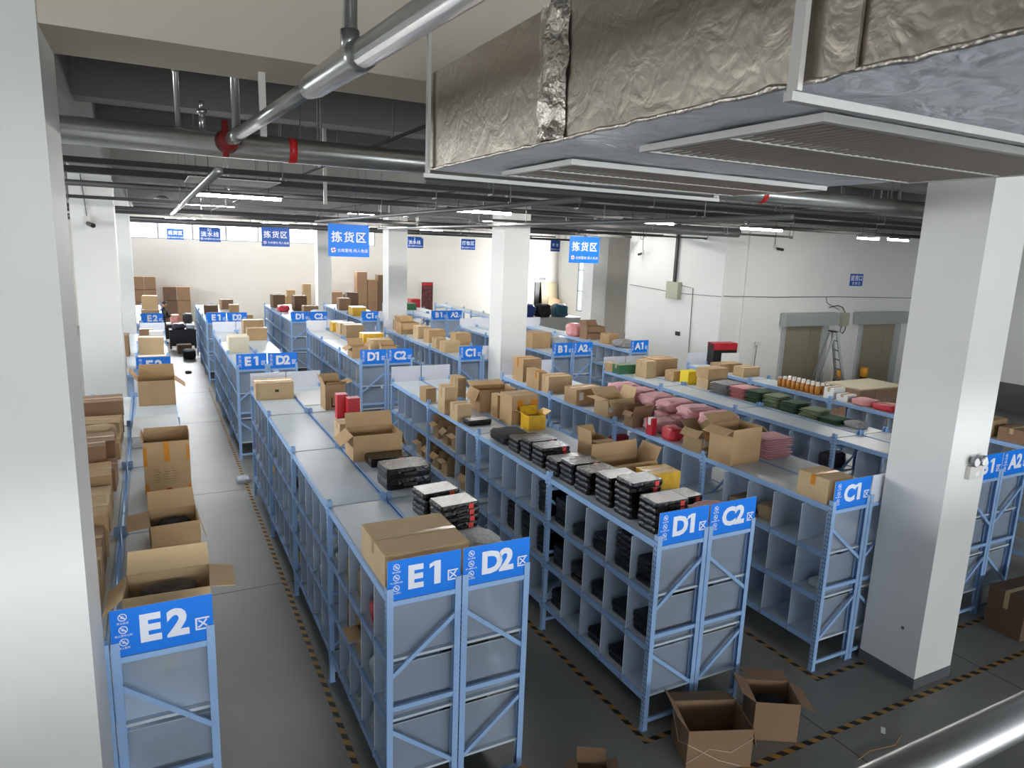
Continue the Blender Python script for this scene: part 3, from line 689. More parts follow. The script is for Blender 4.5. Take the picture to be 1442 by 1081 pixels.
# ------------------------------------------------------------------ lift lobby
def lift_door(x0, x1, n, lab):
    d = struct(mk('door_%d' % n, MB().box(x0-0.12, x0, 15.4, 15.5, 0, 2.42).box(x1, x1+0.28, 15.4, 15.5, 0, 2.42), LIFTF), lab, 'door')
    xm = x0 + (x1-x0)*0.68
    mk('door_panel', MB().box(x0, xm-0.01, 15.45, 15.49, 0, 2.42), LIFT, d)
    mk('door_panel', MB().box(xm+0.01, x1, 15.46, 15.495, 0, 2.42), LIFT, d)
    mk('door_seam', MB().box(xm-0.01, xm+0.01, 15.485, 15.495, 0, 2.42), BLACK, d)
lift_door(17.75, 19.45, 1, 'olive freight lift door beside the pilaster')
lift_door(21.45, 23.2, 2, 'olive freight lift door behind the step ladder')
for x0, x1, lab in ((17.5, 19.95, 'grey ribbed roller shutter box over the first lift door'), (20.95, 23.6, 'grey ribbed roller shutter box over the lift behind the ladder')):
    s = thing('shutter_box', lab, 'shutter', (0, 0, 0), 0, 'shutter boxes')
    mk('casing', MB().box(x0, x1, 15.24, 15.44, 2.43, 2.84), SHUT, s)
    for i in range(6): mk('rib', MB().box(x0-0.004, x1+0.004, 15.225, 15.24, 2.45+i*0.065, 2.49+i*0.065), SHUT, s)
cb = thing('control_box', 'small cream control box with loose wires between the shutters', 'control box', (20.45, 15.42, 2.6))
mk('casing', MB().box(-0.15, 0.15, -0.08, 0.07, -0.22, 0.22), EBOX, cb)
mk('loose_wire', MB().tube([(-0.1, 0, -0.22), (-0.16, -0.02, -0.4), (0.0, 0, -0.48), (0.1, 0, -0.36), (0.12, 0, -0.22)], 0.014, 6).tube([(0.0, 0, 0.22), (-0.15, 0, 0.4), (-0.4, 0, 0.46), (-0.8, 0.0, 0.4)], 0.014, 6), BLACK, cb)
wr = tag(mk('wall_cable', MB().tube([(15.0, 15.42, 3.36), (17, 15.46, 3.33), (20, 15.48, 3.34), (24, 15.48, 3.3)], 0.012, 6).tube([(19.5, 15.47, 3.33), (19.55, 15.45, 3.15), (20.2, 15.45, 2.9)], 0.01, 6), GREYP), 'thin cable running along the wall over the lift doors', 'cable')
wr = tag(mk('wall_cable', MB().tube([(14.985, 20.0, 3.42), (14.985, 17.4, 3.3), (14.985, 15.5, 3.34)], 0.01, 6), GREYP), 'thin cable on the side of the lobby wall below the switch box', 'cable')
eb = thing('switch_box', 'olive metal switch box on the lobby side wall', 'switch box', (15.0, 17.6, 3.38))
mk('casing', MB().box(-0.13, -0.001, -0.3, 0.3, -0.27, 0.27), EBOX, eb)
mk('cabinet_door', MB().box(-0.14, -0.13, -0.28, 0.28, -0.25, 0.25), EBOX, eb)
mk('conduit', MB().box(-0.09, -0.03, -0.05, 0.05, 0.27, 2.7), DARKP, eb)
mk('conduit', MB().tube([(-0.02, -0.3, 0.18), (-0.02, -0.85, 0.12), (-0.02, -0.9, -2.2)], 0.012, 6), GREYP, eb)
# step ladder
ld = thing('step_ladder', 'grey aluminium step ladder leaning open between the lift doors', 'ladder', (18.75, 14.45, 0), R(62))
def lad(s, y0, y1):
    for sx in (-1, 1): mk('stile', MB().bar((sx*0.3, y0, 0.0), (sx*0.18, y1, 2.35), 0.05, 0.07), ALU, ld)
    for i in range(1, 8):
        t = i/8; mk('rung', MB().box(-(0.3-0.12*t), 0.3-0.12*t, y0+(y1-y0)*t-0.04, y0+(y1-y0)*t+0.04, 2.35*t-0.012, 2.35*t+0.012), ALU, ld)
lad(1, -0.55, -0.03); 
for sx in (-1, 1): mk('stile', MB().bar((sx*0.3, 0.55, 0.0), (sx*0.18, 0.05, 2.3), 0.04, 0.05), ALU, ld)
mk('top_cap', MB().box(-0.2, 0.2, -0.08, 0.09, 2.33, 2.37), BLACK, ld)
def bollard(x, y, label):
    b = thing('bollard', label, 'bollard', (x, y, 0), 0, 'yellow and black bollards')
    mk('lower_post', MB().tube([(0, 0, 0), (0, 0, 0.68)], 0.12, 18), BLACK, b, smooth=True)
    mk('yellow_band', MB().tube([(0, 0, 0.68), (0, 0, 0.98), (0, 0, 1.0)], [0.122, 0.122, 0.1], 18), M('bollard_yellow', (226, 158, 36), 0.4), b, smooth=True)
bollard(19.9, 15.0, 'black and yellow bollard beside the first lift frame')
bollard(21.3, 15.05, 'black and yellow bollard behind the step ladder')
tr = thing('hand_trolley', 'small grey folding trolley beside the ladder foot', 'trolley', (19.2, 12.6, 0), R(20))
mk('handle_frame', MB().tube([(-0.22, 0, 0.1), (-0.22, 0.1, 1.0), (-0.15, 0.12, 1.1), (0.15, 0.12, 1.1), (0.22, 0.1, 1.0), (0.22, 0, 0.1)], 0.018, 8), ALU, tr, smooth=True)
mk('toe_plate', MB().box(-0.25, 0.25, -0.3, 0.02, 0.02, 0.05), ALU, tr)
for s in (-1, 1): mk('wheel', MB().tube([(s*0.2, 0.05, 0.1), (s*0.25, 0.05, 0.1)], 0.1, 14), BLACK, tr)
# pallet of shrink wrapped cartons
pl = thing('pallet', 'wooden pallet under the shrink-wrapped cartons in the lobby', 'pallet', (17.6, 12.35, 0), 0)
for i in range(5): mk('deck_board', MB().box(-1.0, 1.0, -0.6+i*0.25, -0.44+i*0.25, 0.1, 0.125), WOODP, pl)
for i in range(3): mk('bearer', MB().box(-1.0+i*0.93, -0.86+i*0.93, -0.6, 0.56, 0, 0.1), WOODP, pl)
for i in range(3):
    for j in range(2):
        for k in range(2):
            c = thing('carton', 'shrink-wrapped brown carton, %s layer, %s row, %s on the lobby pallet' % (('lower', 'upper')[k], ('front', 'back')[j], ('first', 'second', 'third')[i]), 'carton', (17.6-0.67+0.66*i, 12.35-0.3+0.58*j, 0.126+0.5*k), 0, 'cartons on the lobby pallet')
            mk('carton_body', MB().box(-0.325, 0.325, -0.285, 0.285, 0, 0.495), SHRINK, c)
            mk('wrap_band', MB().box(-0.3255, 0.3255, -0.2855, 0.2855, 0.2, 0.215), WRAP, c)
tag(mk('foam_sheet', MB().box(16.65, 18.55, 11.8, 12.92, 1.128, 1.16), CREAM), 'pale sheet covering the shrink-wrapped cartons', 'sheet')

# cameras, emergency light, cables on columns
def cctv(x, y, z, label, rz=0.0):
    c = thing('security_camera', label, 'camera', (x, y, z), rz, 'security cameras')
    mk('junction_box', MB().box(-0.05, 0.05, -0.06, 0, -0.05, 0.08), WHITEP, c)
    mk('bracket', MB().tube([(0, -0.05, -0.02), (0.06, -0.12, -0.04)], 0.012, 8), BLACK, c)
    mk('camera_body', MB().tube([(0.02, -0.1, -0.05), (0.1, -0.26, -0.08)], 0.04, 12).tube([(0.1, -0.26, -0.08), (0.105, -0.27, -0.082)], 0.03, 12), BLACK, c)
    mk('cable', MB().tube([(0, -0.02, 0.08), (-0.02, -0.02, 0.4), (-0.05, -0.02, 0.77)], 0.008, 6), BLACK, c)
cctv(-0.93, 14.145, 4.72, 'small security camera hanging on the white column by a cable')
cctv(15.0, 19.4, 4.55, 'small security camera at the far end of the lobby side wall', R(-90))
cctv(16.95, 15.5, 4.85, 'small security camera on the wall over the pilaster')
em = thing('emergency_light', 'twin-headed emergency light mounted on the big column', 'emergency light', (7.47, 3.915, 2.47))
mk('box', MB().box(-0.11, 0.11, -0.05, 0, -0.12, 0.02), WHITEP, em)
mk('indicator', MB().box(-0.02, 0.06, -0.053, -0.05, -0.09, -0.04), PAPER, em)
for s in (-1, 1):
    h = mk('lamp_head', MB().tube([(s*0.06, -0.01, 0.08), (s*0.062, -0.05, 0.078), (s*0.065, -0.08, 0.075)], [0.03, 0.055, 0.058], 18), ALU, em, smooth=True)
    mk('lens', MB().tube([(s*0.065, -0.081, 0.075), (s*0.065, -0.084, 0.075)], [0.05, 0.045], 16), PAPER, h)
sm = tag(mk('wall_socket', MB().box(14.97, 15.0, 17.2, 17.4, 1.95, 2.08), BLACK), 'small black socket low on the lobby side wall', 'socket')
sk = thing('socket_cable', 'thin black cable drooping from a white socket beside the first lift', 'cable', (16.6, 15.44, 1.85))
mk('socket', MB().box(-0.12, 0.12, -0.03, 0, 0.0, 0.1), WHITEP, sk); mk('cable', MB().tube([(-0.05, -0.02, 0), (-0.08, -0.03, -0.6), (-0.12, -0.02, -1.84)], 0.012, 6), BLACK, sk)

# ------------------------------------------------------------------ goods: builders
DZ = 1.931
ORD = ['first', 'second', 'third', 'fourth', 'fifth', 'sixth', 'seventh', 'eighth', 'ninth', 'tenth', 'eleventh', 'twelfth', 'thirteenth']
POSTS = [(x+px, y0 + (0.0275 if i == 0 else (2.0*nb-0.0275 if i == nb else 2.0*i))) for n, x, k in COLX for bn, y0, nb in BLK for i in range(nb+1) for px in (0.025, 0.575)]
def clear(x, y, z, w, d):
    """slide a load along the deck until it stands clear of the rack posts that rise above the deck"""
    if abs(z-DZ) > 0.02: return y
    for px, py in POSTS:
        if abs(px-x) < w/2+0.04 and abs(py-y) < d/2+0.068:
            y = py + (1 if y >= py else -1)*(d/2+0.07)
    return y
def jit(v, a=0.004): return tuple(c + rnd.uniform(-a, a) for c in v)
def carton(spec, label, mat=None, tape=None, group='cardboard boxes', marks=None, name='cardboard_box', cat='box', seam=True):
    x, y, z, yaw, w, d, h = spec; y = clear(x, y, z, w, d+w*abs(math.sin(yaw))); mat = mat or TAN; tape = tape or TAPEC
    t = thing(name, label, cat, (x, y, z), yaw, group)
    m = MB().box(-w/2, w/2, -d/2, d/2, 0, h-0.004)
    m.v = [jit(v, 0.003) if v[2] > 0 else v for v in m.v]
    mk('box_body', m, mat, t)
    for s in (-1, 1):
        mk('flap', MB().box(-w/2+0.001, w/2-0.001, min(s*0.002, s*(d/2-0.001)), max(s*0.002, s*(d/2-0.001)), h-0.004, h+0.002 if s > 0 else h), mat, t)
    if seam:
        mk('tape', MB().box(-w/2-0.0015, w/2+0.0015, -0.028, 0.028, h+0.0005, h+0.003).box(-w/2-0.0045, -w/2-0.003, -0.028, 0.028, h*0.6, h+0.003).box(w/2+0.003, w/2+0.0045, -0.028, 0.028, h*0.6, h+0.003), tape, t)
    if marks:
        for (u0, u1, v0, v1, mm) in marks:
            mk('printed_mark', MB().box(-w/2+u0*w, -w/2+u1*w, -d/2-0.005, -d/2-0.0035, v0*h, v1*h), mm, t)
    return t
def open_carton(spec, label, mat=None, flaps=(120, 40, 110, 100), group='open cardboard boxes', fill=None, marks=None, name='cardboard_box', fl=0.45):
    """flap angles in degrees from upright: front, back, left, right; None leaves the flap off"""
    x, y, z, yaw, w, d, h = spec; y = clear(x, y, z, w, d+w*abs(math.sin(yaw))); mat = mat or TAN; th = 0.005
    t = thing(name, label, 'box', (x, y, z), yaw, group)
    m = MB()
    m.box(-w/2, w/2, -d/2, -d/2+th, 0, h).box(-w/2, w/2, d/2-th, d/2, 0, h).box(-w/2, -w/2+th, -d/2+th, d/2-th, 0, h).box(w/2-th, w/2, -d/2+th, d/2-th, 0, h).box(-w/2+th, w/2-th, -d/2+th, d/2-th, 0, th)
    mk('box_body', m, mat, t)
    L = min(d, w) * fl
    def flap(a, b, out, ang):
        if ang is None: return
        a, b, out = Vector(a), Vector(b), Vector(out); an = R(ang + rnd.uniform(-6, 6))
        dv = (Vector((0, 0, 1))*math.cos(an) + out*math.sin(an)) * L; n = (b-a).cross(dv).normalized()*0.0025
        e = (b-a)*0.02
        q = [a, b, b+dv-e, a+dv+e]; f = MB()
        f.v = [tuple(p-n) for p in q] + [tuple(p+n) for p in q]
        f.f = [(0, 3, 2, 1), (4, 5, 6, 7), (0, 1, 5, 4), (1, 2, 6, 5), (2, 3, 7, 6), (3, 0, 4, 7)]; f.m = [0]*6
        mk('flap', f, mat, t)
    flap((-w/2, -d/2, h), (w/2, -d/2, h), (0, -1, 0), flaps[0]); flap((w/2, d/2, h), (-w/2, d/2, h), (0, 1, 0), flaps[1])
    flap((-w/2, d/2, h), (-w/2, -d/2, h), (-1, 0, 0), flaps[2]); flap((w/2, -d/2, h), (w/2, d/2, h), (1, 0, 0), flaps[3])
    if marks:
        for (u0, u1, v0, v1, mm) in marks:
            mk('printed_mark', MB().box(-w/2+u0*w, -w/2+u1*w, -d/2-0.003, -d/2-0.0005, v0*h, v1*h), mm, t)
    if fill: lump((x, y, z+th+0.001), (w*0.7, d*0.7, h*0.85), fill[0], fill[1], fill[2], rz=yaw)
    return t
def blob_mesh(seed, mat, fold):
    def fn():
        bm = bmesh.new(); bmesh.ops.create_icosphere(bm, subdivisions=4, radius=1.0)
        off = Vector((seed*3.1, seed*1.7, 0))
        for v in bm.verts:
            p = v.co.copy()
            q = Vector([math.copysign(abs(c)**0.55, c) for c in p])
            q *= 0.5
            n = mnoise.noise(p*2.2+off)*0.10 + mnoise.noise(Vector((p.x*3, p.y*3, p.z*8))+off)*0.05*fold + mnoise.noise(p*7+off)*0.025*fold + mnoise.noise(p*15+off)*0.014*fold
            q *= 1 + n
            q.z = max(q.z, -0.46) + 0.46
            v.co = q
        me = bpy.data.meshes.new('goods_lump'); bm.to_mesh(me); bm.free()
        me.materials.append(mat); me.polygons.foreach_set('use_smooth', [True]*len(me.polygons))
        zs = [v.co.z for v in me.vertices]; z0 = min(zs)
        for v in me.vertices: v.co.z -= z0
        return me
    return cached(('blob', seed, mat.name, fold), fn)
def lump(loc, size, mat, label, cat, rz=0.0, group=None, seed=None, name=None, fold=1.0):
    loc = (loc[0], clear(loc[0], loc[1], loc[2], size[0]*1.05, size[1]*1.1), loc[2])
    s = seed if seed is not None else rnd.randrange(5)
    o = ob(name or cat.replace(' ', '_'), blob_mesh(s, mat, fold), None, loc, (0, 0, rz), size)
    return tag(o, label, cat, group)
def folded(loc, w, d, n, mat, label, cat, rz=0.0, th=0.03, group=None, name='folded_garment'):
    """a stack of folded soft packs: every pack is its own thing"""
    loc = (loc[0], clear(loc[0], loc[1], loc[2], w+.06, d+.06), loc[2])
    for i in range(n):
        o = ob(name, cached(('fold', mat.name, i % 3), lambda: fold_mesh(mat, i % 3)), None, (loc[0]+rnd.uniform(-.015, .015), loc[1]+rnd.uniform(-.015, .015), loc[2]+i*(th+0.002)), (0, 0, rz+rnd.uniform(-.1, .1)), (w, d, th))
        tag(o, '%s, %s from the bottom' % (label, ORD[i]), cat, group)
def fold_mesh(mat, s):
    m = MB(); nu, nv = 10, 8
    for zz in (0, 1):
        for j in range(nv+1):
            for i in range(nu+1):
                u, v = i/nu-0.5, j/nv-0.5
                e = min(1, 6*min(0.5-abs(u), 0.5-abs(v))+0.25)
                n = mnoise.noise(Vector((u*5+s*7, v*5, 3)))*0.25
                m.v.append((u*(1+0.03*n), v*(1+0.05*n), 0 if zz == 0 else max(0.35, e)*(0.85+0.3*n)))
    st = (nu+1)*(nv+1)
    for j in range(nv):
        for i in range(nu):
            a = j*(nu+1)+i
            m.f.append((a, a+nu+1, a+nu+2, a+1)); m.f.append((st+a, st+a+1, st+a+nu+2, st+a+nu+1)); m.m += [0, 0]
    for i in range(nu):
        m.f.append((i, i+1, st+i+1, st+i)); b = nv*(nu+1)+i; m.f.append((b+1, b, st+b, st+b+1)); m.m += [0, 0]
    for j in range(nv):
        a = j*(nu+1); m.f.append((a+nu+1, a, st+a, st+a+nu+1)); b = a+nu; m.f.append((b, b+nu+1, st+b+nu+1, st+b)); m.m += [0, 0]
    return m.mesh('folded_pack', mat, True)
# black plastic tool case in film: 0.40 x 0.28 x 0.062
def case_meshes():
    a = MB(); w, d = 0.2, 0.14
    def shell(z0, z1, ins):
        m = MB(); pts = [(-w, -d+0.02), (-w+0.02, -d), (w-0.02, -d), (w, -d+0.02), (w, d-0.02), (w-0.02, d), (-w+0.02, d), (-w, d-0.02)]
        for z, k in ((z0, 1-ins if z0 == 0 else 1), (z1, 1 if z0 == 0 else 1-ins)):
            m.v += [(x*k, y*k, z) for x, y in pts]
        m.f += [tuple(range(8))[::-1], tuple(range(8, 16))] + [(i, (i+1) % 8, 8+(i+1) % 8, 8+i) for i in range(8)]; m.m += [0]*10
        for x in (-0.12, -0.04, 0.04, 0.12):
            m.box(x-0.012, x+0.012, -d-0.003, -d+0.004, z0+0.006, z1-0.006)
        return m
    lo = shell(0, 0.029, 0.03).mesh('lower_shell', BLACKG); hi = shell(0.031, 0.06, 0.03).mesh('upper_shell', BLACKG)
    hd = MB().box(-0.06, 0.06, -d-0.022, -d-0.012, 0.022, 0.038).box(-0.06, -0.048, -d-0.012, -d+0.01, 0.022, 0.038).box(0.048, 0.06, -d-0.012, -d+0.01, 0.022, 0.038).mesh('handle', BLACK)
    tg = MB().box(0.08, 0.13, -d-0.0065, -d-0.0035, 0.006, 0.054).mesh('red_tag', M('tag_red', (226, 70, 66), 0.4))
    fm = MB().box(-0.185, 0.185, -0.125, 0.125, 0.0602, 0.0612).mesh('film', WRAP)
    return lo, hi, hd, tg, fm
CM = case_meshes()
def case(loc, rz, label, red=True, film=False, sc=1.0, group='black plastic cases', sz=None):
    t = thing('tool_case', label, 'case', loc, rz, group)
    if sz: t.scale = sz
    elif sc != 1: t.scale = (sc, sc, sc)
    ob('lower_shell', CM[0], t); ob('upper_shell', CM[1], t); ob('handle', CM[2], t)
    if red: ob('red_tag', CM[3], t)
    if film: ob('film', CM[4], t)
    return t
def case_stack(x, y, z, n, rz, label, **k):
    fm = k.pop('film', False)
    q_ = k.get('sz') or (k.get('sc', 1.0),)*3
    y = clear(x, y, z, .42*q_[0], .34*q_[1])
    st = 0.0635 * (k.get('sc', 1.0) if not k.get('sz') else k['sz'][2])
    for i in range(n):
        case((x+rnd.uniform(-.008, .008), y+rnd.uniform(-.008, .008), z+i*st), rz+rnd.uniform(-.03, .03), '%s, %s up' % (label, ORD[i]), film=fm and i == n-1, **k)

# ------------------------------------------------------------------ goods on the E1 and D2 decks
carton((1.80, 5.08, DZ, 0.0, 0.70, 0.66, 0.27), 'wide flat cardboard box on the deck right behind the nearest E1 sign', TAN2)
case_stack(2.38, 6.08, DZ, 4, 0.12, 'film-wrapped black case in the rear stack behind the nearest D2 sign', film=True)
case_stack(2.42, 5.72, DZ, 4, 0.10, 'film-wrapped black case in the front stack behind the nearest D2 sign', film=True)
lump((2.42, 5.15, DZ), (0.34, 0.4, 0.13), BAGC, 'crumpled clear plastic bag behind the nearest D2 sign', 'plastic bag', seed=1)
case_stack(2.35, 7.0, DZ, 2, 0.06, 'large black hard case in the stack of two on the D2 deck', red=False, sz=(1.28, 1.25, 1.9))
case((2.40, 7.78, DZ), 0.02, 'large black hard case lying alone on the D2 deck', red=True, sz=(1.2, 1.05, 1.7))
open_carton((2.337, 8.135, 1.931, -0.021, 0.606, 0.420, 0.318), 'long open cardboard box with folded-out ends on the D2 deck', TAN, (None, 20, 125, 165))
carton((2.368, 9.049, 1.931, 0.015, 0.543, 0.300, 0.224), 'shallow cardboard box just behind the long open box on D2', TAN2)
def gift(spec, label):
    x, y, z, yaw, w, d, h = spec
    t = thing('gift_box', label, 'box', (x, y, z), yaw, 'red boxes on the D2 deck')
    mk('box_body', MB().box(-w/2, w/2, -d/2, d/2, 0, h), REDBOX, t); mk('white_spine', MB().box(w/2, w/2+0.012, -d/2, d/2, 0, h*0.94), PAPER, t)
    mk('pale_top', MB().box(-w/2, w/2, -d/2, d/2, h, h+0.006), PINK, t)
gift((2.417, 10.125, 1.931, -0.006, 0.159, 0.140, 0.367), 'taller red box standing on the D2 deck')
gift((2.549, 9.967, 1.931, 0.022, 0.181, 0.140, 0.334), 'shorter red box standing on the D2 deck')
open_carton((2.450, 10.807, 1.931, 0.025, 0.310, 0.320, 0.395), 'worn open cardboard box with a black round logo on the D2 deck', TAN3, (60, 30, 20, 70), marks=[(.3, .75, .1, .16, PRINT), (.3, .36, .1, .5, PRINT), (.69, .75, .1, .5, PRINT)], fill=(BRN, 'brown paper stuffed into the open box with the round logo', 'paper wad'))
carton((1.707, 11.881, 1.931, -0.042, 0.594, 0.420, 0.283), 'closed cardboard box at the far end of the nearest E1 deck', TAN2, marks=[(.5, .6, .45, .6, PRINT)])
tag(mk('foam_board', MB().box(-0.28, 0.28, -0.55, 0.55, 0, 0.012), STYRO, None, (2.33, 11.6, DZ)), 'white board lying flat before the far D2 sign back', 'board')

# ------------------------------------------------------------------ goods on the E2 deck and its partner
open_carton((-0.018, 5.040, 1.931, -0.048, 0.535, 0.360, 0.227), 'open cardboard box with a wide flap right behind the nearest E2 sign', TAN2, (172, 25, 130, 95), fill=(BAGD, 'dark crumpled bag inside the open box behind the E2 sign', 'plastic bag'))
open_carton((0.051, 6.291, 1.931, 0.050, 0.377, 0.380, 0.231), 'open printed cardboard box with black bags on the E2 deck', TAN, (175, 30, 100, 170), fill=(BLACKF, 'black bags filling the printed box on the E2 deck', 'plastic bag'),
    marks=[(.06, .48, .62, .8, PRINT), (.5, .58, .3, .9, PRINTR), (.62, .9, .66, .8, PRINT), (.3, .92, .38, .46, PRINTR), (.05, .95, .54, .56, PRINTR)])
bigx = open_carton((0.037, 7.753, 1.931, -0.019, 0.426, 0.340, 0.545), 'tall open cardboard box with orange tape on the E2 deck', TAN, (None, 8, 12, 6),
    marks=[(.44, .56, .62, .995, AMBER), (.0, .08, .55, .9, AMBER), (.93, 1.0, .62, .9, AMBER), (.0, .08, .02, .2, AMBER), (.93, 1.0, .03, .15, AMBER), (.46, .58, .02, .1, PRINTR)] + [(.24+.18*c, .24+.18*c+rnd.uniform(.06, .13), .22+.05*r, .225+.05*r, PRINT) for r in range(6) for c in range(3)], fl=0.2)
for i in range(7):
    tag(mk('foam_board', MB().box(-0.27, 0.27, -0.55, 0.55, 0, 0.018), STYRO, None, (-0.06+rnd.uniform(-.01, .01), 10.0+rnd.uniform(-.02, .02), DZ+i*0.0195), (0, 0, rnd.uniform(-.015, .015))), 'white board in the pile on the E2 deck, %s from the bottom' % ORD[i], 'board', 'white boards piled on the E2 deck')
open_carton((-0.024, 12.006, 1.931, -0.022, 0.511, 0.420, 0.389), 'open cardboard box at the far end of the nearest E2 deck', TAN, (None, 10, 30, 130))
PB = [(5.35, .46, .42, .34, TAN3), (5.85, .44, .46, .30, BRN), (6.40, .45, .48, .36, TAN), (6.98, .44, .5, .26, TAN2), (7.52, .42, .46, .34, TAN), (8.02, .46, .4, .24, BRN), (8.62, .4, .4, .38, BRN), (9.2, .45, .46, .2, TAN), (9.8, .44, .42, .3, TAN3), (10.5, .44, .5, .22, BRN)]
for i, (yy, w, d, h, m) in enumerate(PB):
    carton((-0.67, yy, DZ, rnd.uniform(-.05, .05), w, d, h), '%s cardboard box from the white column in the row behind the E2 deck' % ORD[i], m)
carton((-0.68, 10.5, DZ+0.226, 0.05, .48, .46, .2), 'upper cardboard box of a pair in the row behind the E2 deck', BRN)
carton((-0.70, 8.05, DZ+0.245, 0.1, .34, .3, .22), 'small brown box standing on another box behind the E2 deck', BRN)
lump((-0.68, 9.2, DZ+0.205), (.4, .4, .16), TAN3, 'lumpy brown parcel resting on a box behind the E2 deck', 'parcel', seed=2)
for i, (xx, yy, w, d, h, m, l) in enumerate([(-0.08, 15.3, .5, .4, .24, TAN, 'cardboard box right behind the middle E2 sign'), (-0.1, 17.3, .5, .5, .36, TAN2, 'cardboard box halfway along the middle E2 deck'), (0.02, 18.6, .3, .3, .34, PAPER, 'white box on the middle E2 deck'), (-0.2, 19.4, .3, .4, .3, BRN, 'brown box toward the far end of the middle E2 deck'), (-0.75, 15.4, .4, .5, .3, TAN3, 'box behind the middle E2 sign panel beside the column'), (-0.75, 17.0, .45, .5, .45, BRN, 'brown box on the rack behind the middle E2 deck')]):
    carton((xx, yy, DZ, rnd.uniform(-.05, .05), w, d, h), l, m)

# ------------------------------------------------------------------ goods on the D1 and C2 decks
carton((4.044, 10.794, 1.931, 0.069, 0.188, 0.260, 0.241), 'small cube box at the far end of the nearest D1 deck', TAN)
carton((4.051, 9.954, 1.931, 0.006, 0.202, 0.280, 0.429), 'upright box standing behind the smallest carton on D1', TAN2)
carton((4.065, 9.442, 1.931, 0.050, 0.230, 0.260, 0.261), 'low carton in front of the upright box on D1', TAN2)
carton((4.661, 11.069, 1.931, 0.007, 0.121, 0.250, 0.353), 'narrow box farthest along the nearest C2 deck', TAN)
carton((4.606, 10.647, 1.931, 0.027, 0.156, 0.300, 0.390), 'narrow box with a torn edge on the C2 deck', TAN3)
open_carton((4.839, 9.947, 1.931, -0.032, 0.624, 0.420, 0.358), 'large open carton with collapsed lid on the C2 deck', TAN, (165, 80, 160, 120))
carton((4.679, 9.430, 1.931, 0.026, 0.110, 0.220, 0.359), 'narrow carton squeezed beside the large open one on C2', TAN)
carton((4.837, 9.011, 1.931, 0.054, 0.459, 0.360, 0.452), 'tall carton with yellow tape patches on the C2 deck', TAN, marks=[(.2, .42, .55, .85, AMBER), (.7, .95, .6, .85, AMBER)])
open_carton((4.864, 8.605, 1.931, 0.013, 0.284, 0.240, 0.222), 'small open yellow carton in front of the tall carton', YEL, (None, 40, 60, 60), fill=(BAGC, 'clear bag sticking out of the small yellow carton', 'plastic bag'))
case((4.2, 9.12, DZ), 0.05, 'black case in torn film on the D1 deck', red=False, film=True, sz=(.95, .8, 1.4))
lump((4.24, 8.12, DZ), (.44, .56, .16), BLACKF, 'heap of black cloth bags on the edge of the D1 deck', 'cloth bags', seed=3, fold=2.5)
for i, (xx, yy, n, l) in enumerate([(4.245, 7.66, 3, 'rear stack by the cloth'), (4.245, 7.34, 4, 'stack second from the cloth'), (4.245, 7.02, 4, 'stack with four red tags'), (4.245, 6.68, 3, 'stack past the second post'), (4.245, 6.36, 4, 'stack beside the post pair'), (4.245, 6.04, 4, 'stack with a white label'), (4.245, 5.64, 5, 'stack with a shiny top'), (4.245, 5.3, 6, 'tallest stack'), (4.245, 4.9, 5, 'stack behind the D1 sign')]):
    case_stack(xx, yy, DZ, n, 0.0, 'black case on the D1 deck, %s' % l, film=(i in (3, 6, 7, 8)))
case_stack(4.83, 5.32, DZ, 2, 0.05, 'black case at the C2 side of the tall stack', film=True)
open_carton((4.980, 7.198, 1.931, 0.039, 0.274, 0.300, 0.234), 'upright open carton with a raised flap on the C2 deck', TAN, (95, 35, 2, 120))
open_carton((4.837, 6.433, 1.931, 0.031, 0.687, 0.360, 0.197), 'long open carton with a label and hanging front flap on C2', TAN, (140, 4, 130, 20), marks=[(.02, .1, .3, .7, PAPER)])
carton((4.973, 5.878, 1.931, -0.042, 0.414, 0.280, 0.197), 'yellow film-wrapped carton on the C2 deck', YEL)
lump((4.87, 4.88, DZ), (.44, .42, .13), PINK2, 'pink plastic bag of goods behind the nearest C2 sign', 'plastic bag', seed=2, fold=2)

# ------------------------------------------------------------------ goods on the C1 and B2 decks
carton((6.605, 12.035, 1.931, 0.041, 0.419, 0.420, 0.454), 'tallest carton with orange tape at the far end of the C1 deck', TAN, AMBER)
carton((6.384, 11.356, 1.931, 0.021, 0.168, 0.250, 0.354), 'slim carton beside the tallest carton on C1', TAN)
carton((6.384, 11.106, 1.931, -0.014, 0.167, 0.220, 0.349), 'slim carton with an orange top on C1', TAN, AMBER)
carton((6.590, 10.685, 1.931, -0.046, 0.485, 0.360, 0.313), 'broad plain carton on the C1 deck', TAN2)
carton((6.598, 9.901, 1.931, 0.054, 0.597, 0.360, 0.271), 'carton with torn paper labels on the C1 deck', TAN, marks=[(.1, .25, .3, .8, PAPER)])
open_carton((6.549, 8.953, 1.931, 0.007, 0.498, 0.380, 0.299), 'carton with one lifted flap beside the pink bundles', TAN2, (150, 60, 95, 20), marks=[(.05, .2, .3, .6, PAPER)])
open_carton((6.487, 8.223, 1.931, 0.036, 0.373, 0.200, 0.241), 'small brown carton with a tall side flap on C1', BRN, (10, 40, 140, 20))
carton((6.345, 7.719, 1.931, 0.055, 0.089, 0.120, 0.253), 'slim red and white packet on the edge of C1', REDBOX, PAPER)
rw = lump((6.47, 7.4, DZ), (.26, .26, .2), REDW, 'round red film-wrapped packs on the edge of the C1 deck', 'packs', seed=0)
open_carton((6.473, 6.827, 1.931, 0.036, 0.274, 0.340, 0.301), 'open carton with white labels beside the largest open carton', TAN3, (150, 60, 140, 60), marks=[(.1, .6, .3, .7, PAPER)], fill=(CREAM, 'cream wrapping inside the carton beside the largest open carton', 'paper wad'))
